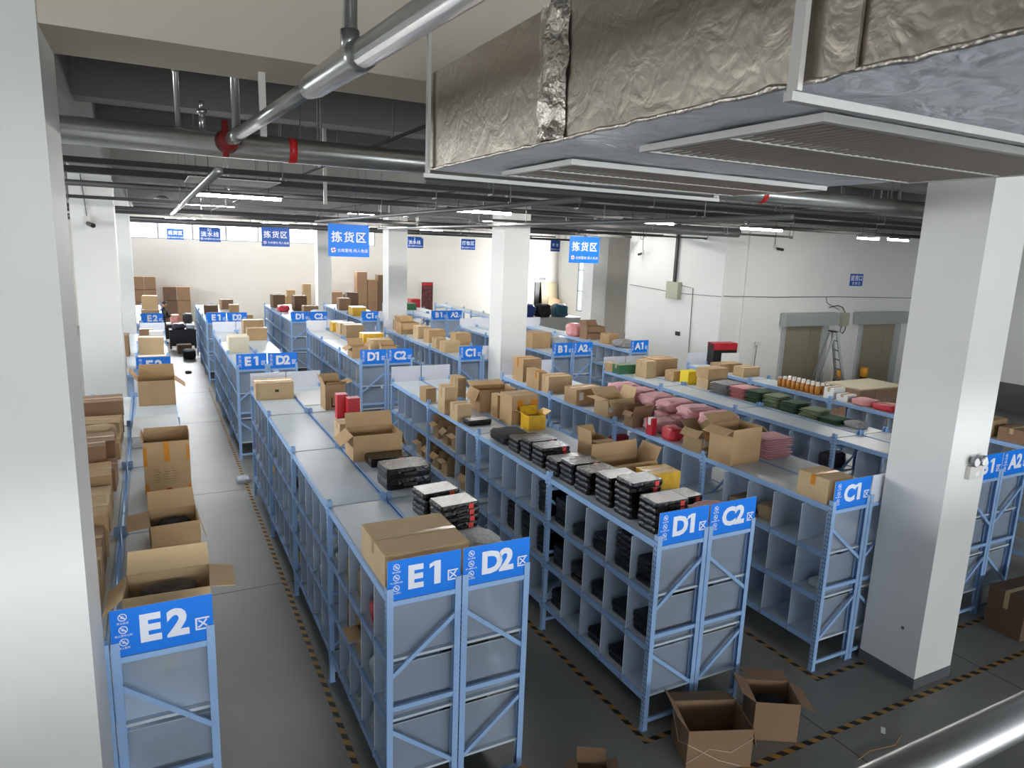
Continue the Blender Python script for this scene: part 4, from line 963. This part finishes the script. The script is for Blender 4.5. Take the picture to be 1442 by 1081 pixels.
open_carton((6.581, 6.439, 1.931, 0.061, 0.531, 0.380, 0.466), 'largest open carton with spread flaps on the C1 deck', TAN, (None, 60, 115, 120), fill=(CREAM, 'cream wrapping sticking out of the largest open carton', 'paper wad'))
carton((6.52, 4.9, DZ, 0.0, .385, .40, .277), 'box with yellow tape and printed paper behind the nearest C1 sign', TAN2, AMBER, marks=None)
pk = []
for i in range(7): pk.append((7.22, 9.8-.46*i, 0, 'back lower row', i)); 
for i in range(6): pk.append((7.2, 9.6-.46*i, 1, 'upper row', i))
pk += [(6.66, 7.9, 0, 'front lower row', 0)]
for xx, yy, k, l, i in pk:
    lump((xx+rnd.uniform(-.03, .03), yy, DZ+k*0.185), (.54 if xx > 7 else .42, .40, .185), PINK, 'pink fleece bundle on the B2 deck, %s, %s from the far end' % (l, ORD[i]), 'fleece bundle', rz=rnd.uniform(-.12, .12), group='pink fleece bundles', seed=i % 5, fold=3.0)
folded((7.22, 6.36, DZ), .45, .35, 9, PINK, 'folded pink pack in the low pile beside the largest open carton', 'folded pack', group='folded pink packs')

# ------------------------------------------------------------------ goods on the B1, A2 and A1 decks
carton((9.084, 12.093, 1.931, -0.003, 0.488, 0.260, 0.200), 'green box at the far end of the nearest B1 deck', GREENC)
carton((8.925, 12.400, 1.931, 0.046, 0.169, 0.260, 0.189), 'small tan box beside the green box', TAN)
carton((9.757, 11.757, 1.931, 0.003, 0.626, 0.420, 0.370), 'plain tall carton on the A2 deck', TAN)
carton((9.26, 11.6, 1.931, 0.02, .26, .36, .36), 'narrow carton beside the plain tall carton on A2', TAN2)
carton((9.622, 11.113, 1.931, 0.062, 0.265, 0.260, 0.209), 'low carton touching the yellow pack on A2', TAN)
for i in range(3):
    for j in range(3):
        tag(mk('yellow_packet', MB().box(-.05, .05, -.12, .12, 0, .085), YEL2, None, (9.62+0.105*i, 10.74, DZ+0.088*j)), 'bright yellow packet on the A2 deck, %s layer, %s in its row' % (('bottom', 'middle', 'top')[j], ORD[i]), 'packet', 'bright yellow packets')
s_ = (9.813, 10.209, 1.931, 0.055, 0.502, 0.300, 0.212)
carton(s_, 'lower carton of the pair beside the yellow packets', TAN2)
carton((s_[0], s_[1], DZ+s_[6]+0.005, s_[3], s_[4]*1.1, .32, s_[6]*0.9), 'upper carton of the pair beside the yellow packets', TAN)
folded((9.75, 9.72, DZ), .5, .42, 7, MIXW, 'folded black and white garment beside the tan cartons on A2', 'folded garment', group='black and white garments')
folded((9.78, 9.28, DZ), .45, .36, 7, PINK2, 'folded red pink garment between the piles on A2', 'folded garment', group='red garments')
for q, (yy, n) in enumerate(((8.9, 7), (8.5, 7), (8.1, 6), (7.68, 5), (7.3, 3))):
    folded((9.76, yy, DZ), .38, .34, n, GREENB if q % 2 == 0 else M('green_fabric_pale', (128, 144, 112), .8, bump=.4, bs=20), 'green garment in the %s green pile on A2' % ORD[q], 'folded garment', group='green garments on the A2 deck')
lump((9.82, 6.95, DZ), (.3, .3, .1), MIXW, 'patterned cloth pouch next to the green garments', 'pouch', seed=4)
carton((11.596, 11.643, 1.931, -0.038, 0.649, 0.320, 0.194), 'long low carton at the far end of the A1 deck', TAN)
carton((11.645, 11.066, 1.931, -0.034, 0.470, 0.320, 0.205), 'carton beside the orange jars on A1', TAN2)
jarm = M('orange_jar', (196, 128, 52), 0.35, var=.1, vs=8)
JAR = MB().tube([(0, 0, 0), (0, 0, .15), (0, 0, .17)], [.05, .05, .035], 10).mesh('jar_body', jarm, True)
JLID = MB().tube([(0, 0, .17), (0, 0, .195)], .037, 10).mesh('lid', PAPER)
for i in range(9):
    for j in range(3):
        t = thing('jar', 'orange jar on the A1 deck, %s row, %s from the white box' % (('front', 'middle', 'back')[j], ORD[i]), 'jar', (11.42+.14*j, 9.0+.115*i, DZ), 0, 'orange jars'); ob('jar_body', JAR, t); ob('lid', JLID, t)
carton((11.55, 8.72, DZ, 0, .34, .2, .2), 'white box beside the orange jars on A1', PAPER)
carton((11.55, 8.45, DZ, 0.1, .3, .22, .12), 'low white box on the A1 deck', PAPER)
lump((11.55, 8.05, DZ), (.4, .4, .12), PINK2, 'pink striped bag on the A1 deck', 'plastic bag', seed=1)
lump((11.55, 7.62, DZ), (.42, .38, .12), REDW, 'red and white bag nearest the A1 post', 'plastic bag', seed=3)
for i, (yy, m) in enumerate(((5.5, BRN), (5.95, TAN3), (6.45, BRN))):
    carton((11.57, yy, DZ, .05, .42, .36, .2+.06*i), '%s brown carton on the near A1 deck past the big column' % ORD[i], m)
folded((9.2, 5.2, DZ), .5, .4, 4, GREENB, 'folded green pack behind the nearest B1 sign', 'folded garment', group='packs behind the nearest B1 sign')
folded((9.75, 5.5, DZ), .5, .4, 4, MIXW, 'folded grey pack behind the nearest A2 sign', 'folded garment', group='packs behind the nearest A2 sign')
ds = thing('display_stand', 'red and black printed display stand with a white sheet by the lobby wall', 'display stand', (13.35, 13.6, 0), R(-10))
mk('stand_body', MB().box(-.35, .35, -.15, .15, 0, 2.25), BLACK, ds)
mk('header', MB().box(-.35, .35, -.16, .16, 2.1, 2.28), M('display_red', (178, 34, 44), .4, var=.25, vs=6), ds); mk('white_sheet', MB().box(-.12, .42, -.175, -.165, 1.55, 2.02), PAPER, ds)

# ------------------------------------------------------------------ goods on the middle and distant decks
mids = [
 ((2.355, 18.867, 1.931, -0.024, 0.484, 0.360, 0.310), 'front carton of the pair on the middle D2 deck', TAN, 0), ((2.377, 20.029, 1.931, 0.066, 0.511, 0.360, 0.422), 'rear taller carton of the pair on the middle D2 deck', TAN3, 0),
 ((4.137, 15.656, 1.931, 0.002, 0.375, 0.420, 0.259), 'open carton of white packing foam right behind the middle D1 sign', TAN, 1), ((4.913, 17.262, 1.931, 0.025, 0.534, 0.360, 0.342), 'yellow wrapped carton on the middle C2 deck', YEL, 0),
 ((4.907, 16.716, 1.931, -0.014, 0.545, 0.360, 0.282), 'broad pale carton on the middle C2 deck', TAN2, 0), ((4.993, 16.137, 1.931, 0.011, 0.374, 0.200, 0.172), 'open carton with raised flaps right behind the middle C2 sign', TAN, 2),
 ((4.925, 18.821, 1.931, -0.004, 0.509, 0.500, 0.347), 'carton with loose paper on the middle C2 deck', TAN3, 0), ((4.92, 19.95, 1.931, 0.03, .46, .46, .31), 'pale carton farther along the middle C2 deck', TAN2, 0), ((4.80, 20.5, 1.931, 0.03, .36, .34, .28), 'amber wrapped bundle at the far end of the middle C2 deck', YEL, 0),
 ((6.776, 20.550, 1.931, -0.008, 0.410, 0.400, 0.306), 'carton farthest along the middle C1 deck', TAN3, 0), ((6.651, 19.561, 1.931, 0.020, 0.545, 0.450, 0.332), 'open carton on the middle C1 deck', TAN, 2), ((6.734, 18.702, 1.931, 0.020, 0.382, 0.400, 0.341), 'narrow carton on the middle C1 deck', TAN2, 0),
 ((6.780, 17.659, 1.931, 0.059, 0.492, 0.360, 0.345), 'wide carton on the middle C1 deck', TAN, 0), ((6.496, 16.719, 1.931, 0.032, 0.273, 0.300, 0.256), 'small carton before the wide one on the middle C1 deck', TAN2, 0), ((6.508, 15.889, 1.931, 0.061, 0.415, 0.300, 0.281), 'nearer carton on the middle C1 deck', TAN2, 0), ((7.304, 16.958, 1.931, 0.053, 0.453, 0.340, 0.321), 'striped carton beside the column on the middle B2 deck', TAN, 0),
 ((9.132, 16.155, 1.931, 0.069, 0.584, 0.500, 0.414), 'carton with a handle hole on the middle B1 deck', TAN, 0), ((9.927, 17.171, 1.931, 0.031, 0.286, 0.400, 0.266), 'small carton on the middle A2 deck', TAN3, 0), ((11.736, 17.378, 1.931, -0.030, 0.612, 0.400, 0.381), 'open brown carton on the middle A2 deck', BRN, 2),
]
for sp, l, m, k in mids:
    if k == 0: carton(sp, l, m)
    elif k == 1: open_carton(sp, l, m, (None, 40, 120, 60), fill=(STYRO, 'white packing foam heaped in the carton behind the middle D1 sign', 'packing foam'))
    else: open_carton(sp, l, m, (150, 30, 20, 100))
for i in range(6):
    tag(mk('paper_ream', MB().box(-.22, .22, -.3, .3, 0, .058), CREAM, None, (1.70+rnd.uniform(-.01, .01), 17.25+rnd.uniform(-.03, .03), DZ+i*.06)), 'cream paper block on the middle E1 deck, %s from the bottom' % ORD[i], 'paper block', 'cream paper blocks')
lump((9.75, 16.2, DZ), (.5, .6, .3), BAGC, 'big clear bag on the middle A2 deck', 'plastic bag', seed=0)
lump((11.6, 18.1, DZ), (.5, .6, .4), PINK2, 'pink plastic bag on the middle A1 deck', 'plastic bag', seed=1)
lump((11.6, 15.6, DZ), (.5, .5, .22), MIXW, 'tangled wire and cloth right behind the middle A1 sign', 'cloth bags', seed=2)
carton((11.62, 16.3, DZ, .2, .4, .35, .3), 'tan carton beside the pink bag on the middle A1 deck', TAN)
far = [(1.8, 24.2, .5, .5, .2, BRN, 'brown carton right behind the distant E1 sign'), (1.75, 26.0, .45, .5, .3, BRND, 'dark carton on the distant E1 deck'), (2.4, 27.5, .4, .5, .35, BRN, 'brown carton on the distant D2 deck'), (2.4, 25.0, .3, .4, .4, TAN, 'narrow tan carton on the distant D2 deck'),
       (4.3, 28.2, .45, .5, .5, BRND, 'dark open-fronted carton on the distant D1 deck'), (4.9, 25.0, .5, .5, .35, BRN, 'brown carton right behind the distant C2 sign'), (4.9, 27.0, .45, .5, .55, BRND, 'tall brown carton on the distant C2 deck'),
       (6.6, 25.2, .5, .6, .3, YEL, 'amber wrapped carton on the distant C1 deck'), (6.6, 27.2, .45, .5, .45, BRN, 'brown carton on the distant C1 deck'), (7.2, 28.2, .45, .5, .6, BRND, 'tall dark carton on the distant B2 deck'), (9.2, 27.0, .5, .6, .25, GREENC, 'green box on the distant B1 deck'), (9.8, 28.0, .4, .5, .35, REDBOX, 'red box on the distant A2 deck'), (-0.1, 24.4, .5, .5, .3, TAN3, 'tan carton right behind the distant E2 sign'), (-0.1, 26.2, .45, .5, .6, TAN, 'tall tan carton on the distant E2 deck')]
for x, y, w, d, h, m, l in far: carton((x, y, DZ, rnd.uniform(-.1, .1), w, d, h), l, m)
lump((4.25, 26.6, DZ), (.4, .5, .25), REDW, 'pink red basket on the distant D1 deck', 'basket', seed=2)
lump((5.0, 24.1, DZ), (.5, .5, .3), STYRO, 'pale domed bag behind the distant C2 sign', 'bag', seed=0)
lump((9.2, 28.6, DZ), (.5, .5, .35), BAGY, 'yellow green bag on the distant B1 deck', 'bag', seed=1)

# ------------------------------------------------------------------ goods inside the nearest racks
def comp(n, b, c, j): return (XOF[n] + 0.3, 4.6 + b*2.0 + (c+0.5)*0.4 + (0.04 if b == 0 and c == 0 else 0), LV[j]+0.001)
LN = {2: 'upper', 1: 'middle', 0: 'bottom'}
for b, c, j, n in [(0, 0, 2, 4), (0, 1, 2, 6), (0, 2, 2, 3), (0, 3, 2, 2), (0, 4, 2, 5), (0, 0, 1, 3), (0, 1, 1, 2), (0, 2, 1, 2), (0, 3, 1, 3), (0, 4, 1, 4), (0, 1, 0, 2), (0, 2, 0, 2), (0, 4, 0, 3), (1, 0, 2, 6), (1, 1, 1, 6), (1, 2, 1, 6), (1, 0, 1, 5), (1, 1, 0, 3), (1, 3, 0, 2)]:
    x, y, z = comp('D1', b, c, j)
    case_stack(x-0.03, y+0.012, z, n, 0.0, 'black case in slot %d-%d of the %s D1 shelf' % (b+1, c+1, LN[j]) if False else 'black case, %s slot of the %s D1 shelf, %s bay' % (ORD[c], LN[j], ORD[b]), red=(n > 2), sc=0.95, group='cases on the %s shelf of the nearest D1 rack' % LN[j])
for b, c, j, k in [(2, 2, 2, 0), (2, 3, 2, 1), (2, 4, 2, 0), (2, 3, 1, 0), (2, 1, 1, 1), (2, 2, 0, 0), (3, 0, 1, 1), (3, 1, 1, 0), (2, 4, 1, 1), (3, 2, 0, 0)]:
    x, y, z = comp('D1', b, c, j)
    open_carton((x-0.05, y, z, R(-90)+rnd.uniform(-.1, .1), .26, .34, .24), 'open carton on the %s D1 shelf, %s bay, %s slot' % (LN[j], ORD[b], ORD[c]), TAN3 if k else TAN, (100+30*k, 50, 14, 20), group='open cartons on the D1 shelves', fl=.4)
# clear bags and small cartons on the E1 shelves
q = 0; SEEN = {}
def nth(key):
    SEEN[key] = SEEN.get(key, -1) + 1; return ORD[SEEN[key]] if SEEN[key] < 13 else 'last'
for b in range(4):
    for c in range(5):
        for j in range(3):
            v = rnd.random(); x, y, z = comp('E1', b, c, j)
            if (b == 0 and c < 1) or (b, c, j) == (0, 2, 1): continue
            if v < 0.42:
                lump((x-0.05, y, z), (.4, .26, .1+.16*rnd.random()), BAGC if v < .3 else BAGD, '%s clear plastic bag from the front on the %s shelf of the nearest E1 rack' % (nth(('c', j)), LN[j]) if v < .3 else '%s dark plastic bag from the front on the %s shelf of the nearest E1 rack' % (nth(('d', j)), LN[j]), 'plastic bag', group=('clear' if v < .3 else 'dark') + ' bags on the %s E1 shelf' % LN[j], seed=q % 5, rz=rnd.uniform(-.2, .2)); q += 1
            elif v < 0.56:
                q += 1
                if v < .5: carton((x-0.04, y, z, R(-90), .28, .36, .16+.14*rnd.random()), '%s carton from the front on the %s shelf of the nearest E1 rack' % (nth(('k', j)), LN[j]), (TAN, BRN, TAN3)[q % 3], group='cartons on the %s E1 shelf' % LN[j])
                else: lump((x-0.06, y, z), (.38, .24, .2), (REDW, YEL, MIXW)[q % 3], '%s pack, %s coloured one on the %s shelf of the nearest E1 rack' % (('red', 'yellow', 'patterned')[q % 3], nth(('p', j)), LN[j]), 'pack', group='coloured packs on the %s E1 shelf' % LN[j], seed=q % 5)
open_carton((1.66, 5.6, LV[1]+.001, R(-90), .26, .36, .22), 'open carton leaning out of the middle E1 shelf', TAN, (95, 20, 12, 16), fl=.5)
# C1, B1 and E2 shelves
for n, b, c, j, mt, sz, l, ct in [('C1', 0, 0, 1, PAPER, (.3, .2, .08), 'sheaf of pale papers on the middle shelf of the nearest C1 rack', 'papers'), ('C1', 0, 2, 2, TAN2, (.4, .3, .2), 'rounded brown parcel on the upper shelf of the nearest C1 rack', 'parcel'), ('C1', 1, 1, 2, PAPER, (.3, .24, .06), 'white tray on the upper shelf of the C1 rack', 'tray'), ('C1', 1, 4, 2, REDW, (.4, .28, .2), 'red pack on the upper shelf of the C1 rack past the second post', 'pack'), ('C1', 2, 0, 2, REDW, (.4, .28, .22), 'dark red pack on the upper shelf of the C1 rack near the third post', 'pack'),
                               ('B1', 1, 0, 2, BAGD, (.4, .28, .25), 'dark bag on the upper shelf of the nearest B1 rack', 'plastic bag'), ('B1', 1, 2, 2, BLACKF, (.4, .28, .22), 'black bundle on the upper shelf of the nearest B1 rack', 'bundle'), ('B1', 1, 4, 2, MIXW, (.4, .28, .25), 'patterned bundle on the upper shelf of the nearest B1 rack', 'bundle'), ('A1', 1, 3, 2, GREENB, (.4, .28, .12), 'folded green cloth on the upper shelf of the A1 rack', 'cloth'), ('A1', 1, 1, 2, GREENB, (.4, .28, .15), 'green cloth pile on the upper shelf of the A1 rack near its second post', 'cloth'), ('A1', 0, 4, 2, MIXW, (.4, .28, .15), 'dark patterned cloth on the upper shelf of the A1 rack', 'cloth'),
                               ('E2', 0, 1, 2, YEL2, (.2, .15, .14), 'yellow packet seen through the frosted end panel of the nearest E2 rack', 'packet'), ('E2', 0, 0, 1, BRN, (.38, .22, .2), 'brown parcel on the middle shelf of the nearest E2 rack', 'parcel'), ('D2', 0, 1, 1, BAGD, (.4, .3, .25), 'dark bag on the middle shelf of the nearest D2 rack', 'plastic bag'), ('D2', 0, 1, 0, BAGD, (.4, .3, .3), 'dark bag on the bottom shelf of the nearest D2 rack', 'plastic bag'), ('C2', 0, 1, 1, BAGD, (.4, .3, .2), 'dark bag on the middle shelf of the nearest C2 rack', 'plastic bag')]:
    x, y, z = comp(n, b, c, j); lump((x, y, z), sz, mt, l, ct, seed=(b+c+j) % 5)
carton(tuple(list(comp('C1', 0, 3, 2)) + [0.1, .38, .34, .12]), 'flat carton under the rounded parcel on the C1 shelf', TAN)
# cardboard peeking out of the E2 shelves into the aisle
open_carton((-0.06, 5.75, LV[1]+.001, 0.0, .34, .3, .22), 'open carton on the middle shelf inside the nearest E2 rack', BRN, (60, 40, 60, 100))
# middle rack shelves: scattered pale goods
for n in ('E1', 'D1', 'C1', 'B1'):
    for b in range(3):
        for c in range(5):
            for j in (1, 2):
                if rnd.random() < 0.3:
                    x = XOF[n]+0.26; y = 14.82 + b*2.0 + (c+.5)*.4 + (0.04 if b == 0 and c == 0 else 0)
                    lump((x, y, LV[j]+.001), (.38, .24, .12+.2*rnd.random()), (BAGC, BAGC, TAN2, BAGD)[rnd.randrange(4)], '%s bag of goods from the front on the %s shelf of the middle %s rack' % (nth((n, j)), LN[j], n), 'goods bag', group='goods on the %s shelf of the middle %s rack' % (LN[j], n), seed=rnd.randrange(5))

# ------------------------------------------------------------------ boxes on the floor
open_carton((4.36, 4.12, .0027, R(-22), .60, .42, .38), 'large brown open carton tied with string on the floor before D1', BRN, (None, 100, 35, 165), group='cartons on the floor')
st = thing('string', 'pale string tied around the brown carton on the floor', 'string', (4.36, 4.12, .0027), R(-22))
mk('string_loop', MB().tube([(-.304, -.216, .06), (-.1, -.216, .2), (.1, -.216, .16), (.304, -.216, .3)], .003, 6).tube([(-.304, -.216, .25), (0, -.216, .08), (.2, -.216, .02)], .003, 6).tube([(-.306, .2, .3), (-.306, 0, .12), (-.306, -.21, .25)], .003, 6), CREAM, st)
open_carton((5.12, 4.12, .0027, R(-30), .42, .36, .40), 'smaller open carton against the string-tied one on the floor', BRN, (None, 90, 60, 120), group='cartons on the floor', fill=(BLACKF, 'black cloth inside the smaller carton on the floor', 'cloth'))
carton((9.62, 4.15, .0027, R(-4), .78, .44, .56), 'dark brown carton on the floor before the nearest A2 sign', BRND, group='cartons on the floor')
open_carton((2.42, 4.14, 0.0, R(10), .5, .34, .16), 'low open carton on the floor below the nearest D2 sign', BRN, (110, 80, 120, 130), group='cartons on the floor')
open_carton((3.1, 4.2, 0.0, R(-30), .26, .22, .2), 'small open carton on the floor below the D2 rack end', BRN, (90, 60, 100, 60), group='cartons on the floor')
tag(mk('paper_scrap', MB().tube([(-.2, 0, .008), (0, .03, .012), (.3, -.02, .008), (.5, .05, .01)], .007, 6), BRN, None, (5.75, 3.45, 0.0)), 'thin strip of brown paper litter on the floor', 'litter')
tag(mk('paper_scrap', MB().box(-.05, .05, -.02, .02, 0, .003), PAPER, None, (6.15, 3.62, 0.0), (0, 0, .6)), 'white paper scrap on the floor before the big column', 'litter')
tag(mk('paper_scrap', MB().box(-.04, .04, -.015, .015, 0, .003), PAPER, None, (0.95, 4.9, 0.0), (0, 0, .6)), 'white paper scrap in the E1 aisle', 'litter')
lump((1.33, 13.4, 0.0), (.25, .3, .1), BAGC, 'clear bag lying on the floor by the gap between E1 racks', 'plastic bag', seed=2)

# ------------------------------------------------------------------ far end of the hall
def wallbox(x, y, z, w, d, h, m, l, g): carton((x, y, z, rnd.uniform(-.02, .02), w, d, h), l, m, group=g, name='carton', cat='carton')
g = 'cartons against the end wall'
for i in range(2):
    for k in range(4): wallbox(-0.62+.52*i, 38.9, k*.63, .5, .5, .61, BRN, 'big brown carton, %s column of the double stack behind E2, %s up' % (ORD[i], ORD[k]), g)
for i in range(2):
    for k in range(3): wallbox(0.75+.62*i, 38.8, k*.68, .6, .55, .66, BRN if i else BRND, 'brown carton, %s column of the wide stack by the end wall, %s up' % ('lighter' if i else 'darker', ORD[k]), g)
for i, n in enumerate((2, 3, 2, 4)):
    for k in range(n): wallbox(6.2+.42*i, 38.9, .9+k*.33, .4, .4, .32, TAN3, 'small carton on the far bench, %s column of the stepped stack, %s up' % (ORD[i], ORD[k]), g)
bn = thing('bench', 'long grey bench against the end wall under the stepped cartons', 'bench', (6.8, 38.9, 0)); mk('bench_top', MB().box(-1.2, 1.6, -.4, .4, .86, .899), TABLE, bn)
for sx in (-1.1, 1.5):
    for sy in (-.35, .35): mk('leg', MB().box(sx-.03, sx+.03, sy-.03, sy+.03, 0, .86), GREYP, bn)
for i, (x, n, h, m) in enumerate(((9.0, 3, .6, BRN), (9.75, 3, .55, BRND), (10.4, 5, .58, BRN), (11.0, 4, .62, BRN), (11.6, 5, .55, BRND), (12.3, 3, .5, BRN))):
    for k in range(n): wallbox(x, 38.7, k*(h+.006), 0.57 if i < 5 else .5, .6, h, m, 'brown carton, %s column of the pile beside the grey column, %s up' % (ORD[i], ORD[k]), g)
ps = thing('poster_stand', 'framed dark red poster standing by the end wall', 'poster', (14.6, 39.4, 0)); mk('poster_panel', MB().box(-.36, .36, -.03, .03, .3, 2.35), POSTER, ps)
mk('frame', MB().box(-.4, -.36, -.04, .04, 0, 2.4).box(.36, .4, -.04, .04, 0, 2.4).box(-.36, .36, -.04, .04, 2.35, 2.4), WHITEP, ps); mk('caption_band', MB().box(-.34, .34, -.034, -.031, 2.18, 2.3), RED, ps)
ro = struct(mk('door_3', MB().box(22.3, 22.95, 39.93, 39.999, 0, 2.4), BLACK), 'dark doorway in the end wall behind the plywood', 'door')
ex = thing('exit_sign', 'small dark exit sign over the doorway in the end wall', 'sign', (22.85, 39.97, 2.62)); mk('panel', MB().box(-.22, .22, -.02, .02, -.08, .08), GREYP, ex)
tag(mk('plywood_sheet', MB().box(-.6, .6, -.02, .02, 0, 2.4), WOODP, None, (23.3, 39.5, 0.006), (R(-9), 0, 0)), 'pale plywood sheet leaning beside the dark doorway', 'board')
tag(mk('brown_board', MB().box(-.5, .5, -.02, .02, 0, 1.5), BRN, None, (22.95, 38.6, 0.02), (R(-16), R(14), 0)), 'brown board leaning before the doorway', 'board')
wt = thing('work_table', 'white topped work table before the doorway in the end wall', 'table', (19.0, 33.5, 0))
mk('table_top', MB().box(-2.4, 2.4, -.6, .6, .8, .84), TABLE, wt); mk('skirt', MB().box(-2.38, 2.38, -.58, -.56, .1, .8), TABLE, wt)
for sx in (-2.3, 2.3): mk('leg', MB().box(sx-.03, sx+.03, -.5, .5, 0, .8), GREYP, wt)
for x, m, l, s in ((17.3, BAGY, 'yellow green bag on the white work table', 1), (18.2, BAGB, 'blue bag on the white work table', 2), (19.2, BLACKF, 'dark bag on the white work table', 3), (20.3, BAGT, 'teal tarpaulin heap on the white work table', 4)):
    lump((x, 33.5, .841), (.85, .9, .75), m, l, 'bag', seed=s % 5)
def packing_table(x, y, w, label, top):
    t = thing('packing_table', label, 'table', (x, y, 0), 0, 'packing tables')
    mk('table_top', MB().box(-w/2, w/2, -.35, .35, .74, .78), top, t); mk('front_panel', MB().box(-w/2+.04, w/2-.04, -.33, -.31, .12, .74), BLACK, t)
    for sx in (-1, 1): mk('leg', MB().box(sx*(w/2-.04)-.03, sx*(w/2-.04)+.03, -.3, .3, 0, .74), BLACK, t)
packing_table(1.0, 31.4, 1.0, 'dark packing table at the end of the E1 aisle', BLACK)
packing_table(0.95, 33.6, 1.2, 'pale packing table behind the dark one', TABLE)
packing_table(3.2, 31.9, 1.4, 'packing table before the seated worker', TABLE)
lump((0.85, 31.4, .781), (.5, .5, .25), BAGD, 'dark bag of packing on the table at the end of the E1 aisle', 'plastic bag', seed=1); lump((1.3, 31.4, .781), (.35, .4, .2), BAGC, 'clear bag of packing on the table at the end of the E1 aisle', 'plastic bag', seed=2)
lump((0.8, 33.6, .781), (.4, .5, .4), PINK2, 'reddish parcel on the pale packing table', 'parcel', seed=3); lump((1.3, 33.6, .781), (.4, .5, .45), BAGD, 'dark parcel on the pale packing table', 'parcel', seed=0)
carton((2.8, 31.9, .781, 0, .4, .3, .35), 'carton beside the seated worker', TAN); carton((3.6, 31.9, .781, 0, .4, .3, .5), 'tall carton at the end of the packing table', TAN3)
lump((1.1, 28.6, 0), (.45, .9, .35), BLACKF, 'black bag lying in the E1 aisle', 'bag', seed=3); lump((.92, 25.4, 0), (.2, .3, .06), BLACKF, 'small dark scrap lying in the E1 aisle', 'scrap', seed=1)
carton((0.98, 29.9, 0, .1, .5, .4, .35), 'dark carton on the aisle floor before the packing tables', BRND, group='cartons on the floor')

def person(x, y, rz, label, shirt, seat):
    t = thing('person', label, 'person', (x, y, 0), rz, 'workers')
    hz = 0.5 if seat else 0.92
    J = {'pel': (0, 0, hz), 'sp': (0, -.02, hz+.25), 'ch': (0, -.05, hz+.45), 'nk': (0, -.07, hz+.58), 'hd': (0, -.1, hz+.66)}
    pts, rad, ed = [], [], []
    def add(p, r, par=None):
        pts.append(p); rad.append(r)
        if par is not None: ed.append((par, len(pts)-1))
        return len(pts)-1
    pel = add(J['pel'], (.16, .12)); sp = add(J['sp'], (.14, .11), pel); ch = add(J['ch'], (.17, .11), sp); nk = add(J['nk'], (.055, .055), ch); add(J['hd'], (.06, .06), nk)
    for s in (-1, 1):
        sh = add((s*.17, -.05, hz+.5), (.07, .065), ch); el = add((s*.24, -.16, hz+.24), (.05, .05), sh); wr = add((s*.14, -.38, hz+.27), (.035, .035), el)
        if seat: kn = add((s*.11, -.42, hz), (.07, .07), pel); an = add((s*.11, -.42, .08), (.045, .045), kn); add((s*.11, -.56, .03), (.04, .03), an)
        else: kn = add((s*.1, -.02, .5), (.075, .075), pel); an = add((s*.1, 0, .08), (.05, .05), kn); add((s*.1, -.14, .03), (.045, .03), an)
    me = bpy.data.meshes.new('clothed_body'); me.from_pydata(pts, ed, []); o = ob('clothed_body', me, t)
    o.modifiers.new('skin', 'SKIN'); o.modifiers.new('sub', 'SUBSURF').levels = 1; o.modifiers['sub'].render_levels = 1
    for i, r in enumerate(rad): me.skin_vertices[0].data[i].radius = r
    me.skin_vertices[0].data[0].use_root = True; me.materials.append(shirt)
    bm = bmesh.new(); bmesh.ops.create_icosphere(bm, subdivisions=3, radius=1)
    for v in bm.verts:
        p = v.co; f = 1.0
        if p.z < -0.2: p.x *= 1 - .35*(-p.z-.2); 
        if p.y < -.7 and abs(p.x) < .2 and abs(p.z+.1) < .25: p.y -= .16
        if abs(p.x) > .93 and abs(p.z) < .3: p.x *= 1.08
        v.co = Vector((p.x*.078, p.y*.098, p.z*.118))
    hm = bpy.data.meshes.new('head'); bm.to_mesh(hm); bm.free(); hm.materials.append(SKIN); hm.polygons.foreach_set('use_smooth', [True]*len(hm.polygons))
    h = ob('head', hm, t, (0, -.11, hz+.77), (R(25), 0, 0))
    bm = bmesh.new(); bmesh.ops.create_icosphere(bm, subdivisions=3, radius=1)
    bmesh.ops.delete(bm, geom=[v for v in bm.verts if v.co.z < -.25 or (v.co.y < -.45 and v.co.z < .45)], context='VERTS')
    for v in bm.verts: v.co = Vector((v.co.x*.088, v.co.y*.108, v.co.z*.13))
    hr = bpy.data.meshes.new('hair'); bm.to_mesh(hr); bm.free(); hr.materials.append(HAIR); ob('hair', hr, h)
    for s in (-1, 1):
        mk('eye', MB().cbox((s*.03, -.096, .005), .018, .008, .008), BLACK, h)
        hd = MB().tube([(s*.14, -.38, hz+.27), (s*.12, -.43, hz+.265), (s*.115, -.46, hz+.26)], [.03, .036, .03], 8)
        for fi in range(4): hd.tube([(s*(.09+.017*fi), -.45, hz+.262), (s*(.085+.017*fi), -.5, hz+.25), (s*(.085+.017*fi), -.53-.008*(fi in (1, 2)), hz+.23)], [.009, .008, .006], 6)
        hd.tube([(s*.1, -.41, hz+.265), (s*.07, -.44, hz+.27), (s*.062, -.47, hz+.255)], [.011, .01, .007], 6)
        mk('hand', hd, SKIN, t, smooth=True)
    mk('mouth', MB().cbox((0, -.094, -.055), .035, .008, .006), M('lips', (160, 92, 84), .6), h)
    return t
person(0.30, 32.6, R(70), 'person in a black jacket standing and bending over the packing tables', CLOTH, False)
person(3.1, 33.0, R(-10), 'person in a grey shirt sitting behind the packing table', CLOTH2, True)
tag(mk('stool', MB().tube([(0, 0, 0), (0, 0, .02)], .2, 16).tube([(0, 0, .02), (0, 0, .34)], .03, 10).tube([(0, 0, .34), (0, 0, .385)], .19, 18), BLACK, None, (3.1, 33.03, 0)), 'black stool under the seated worker', 'stool')
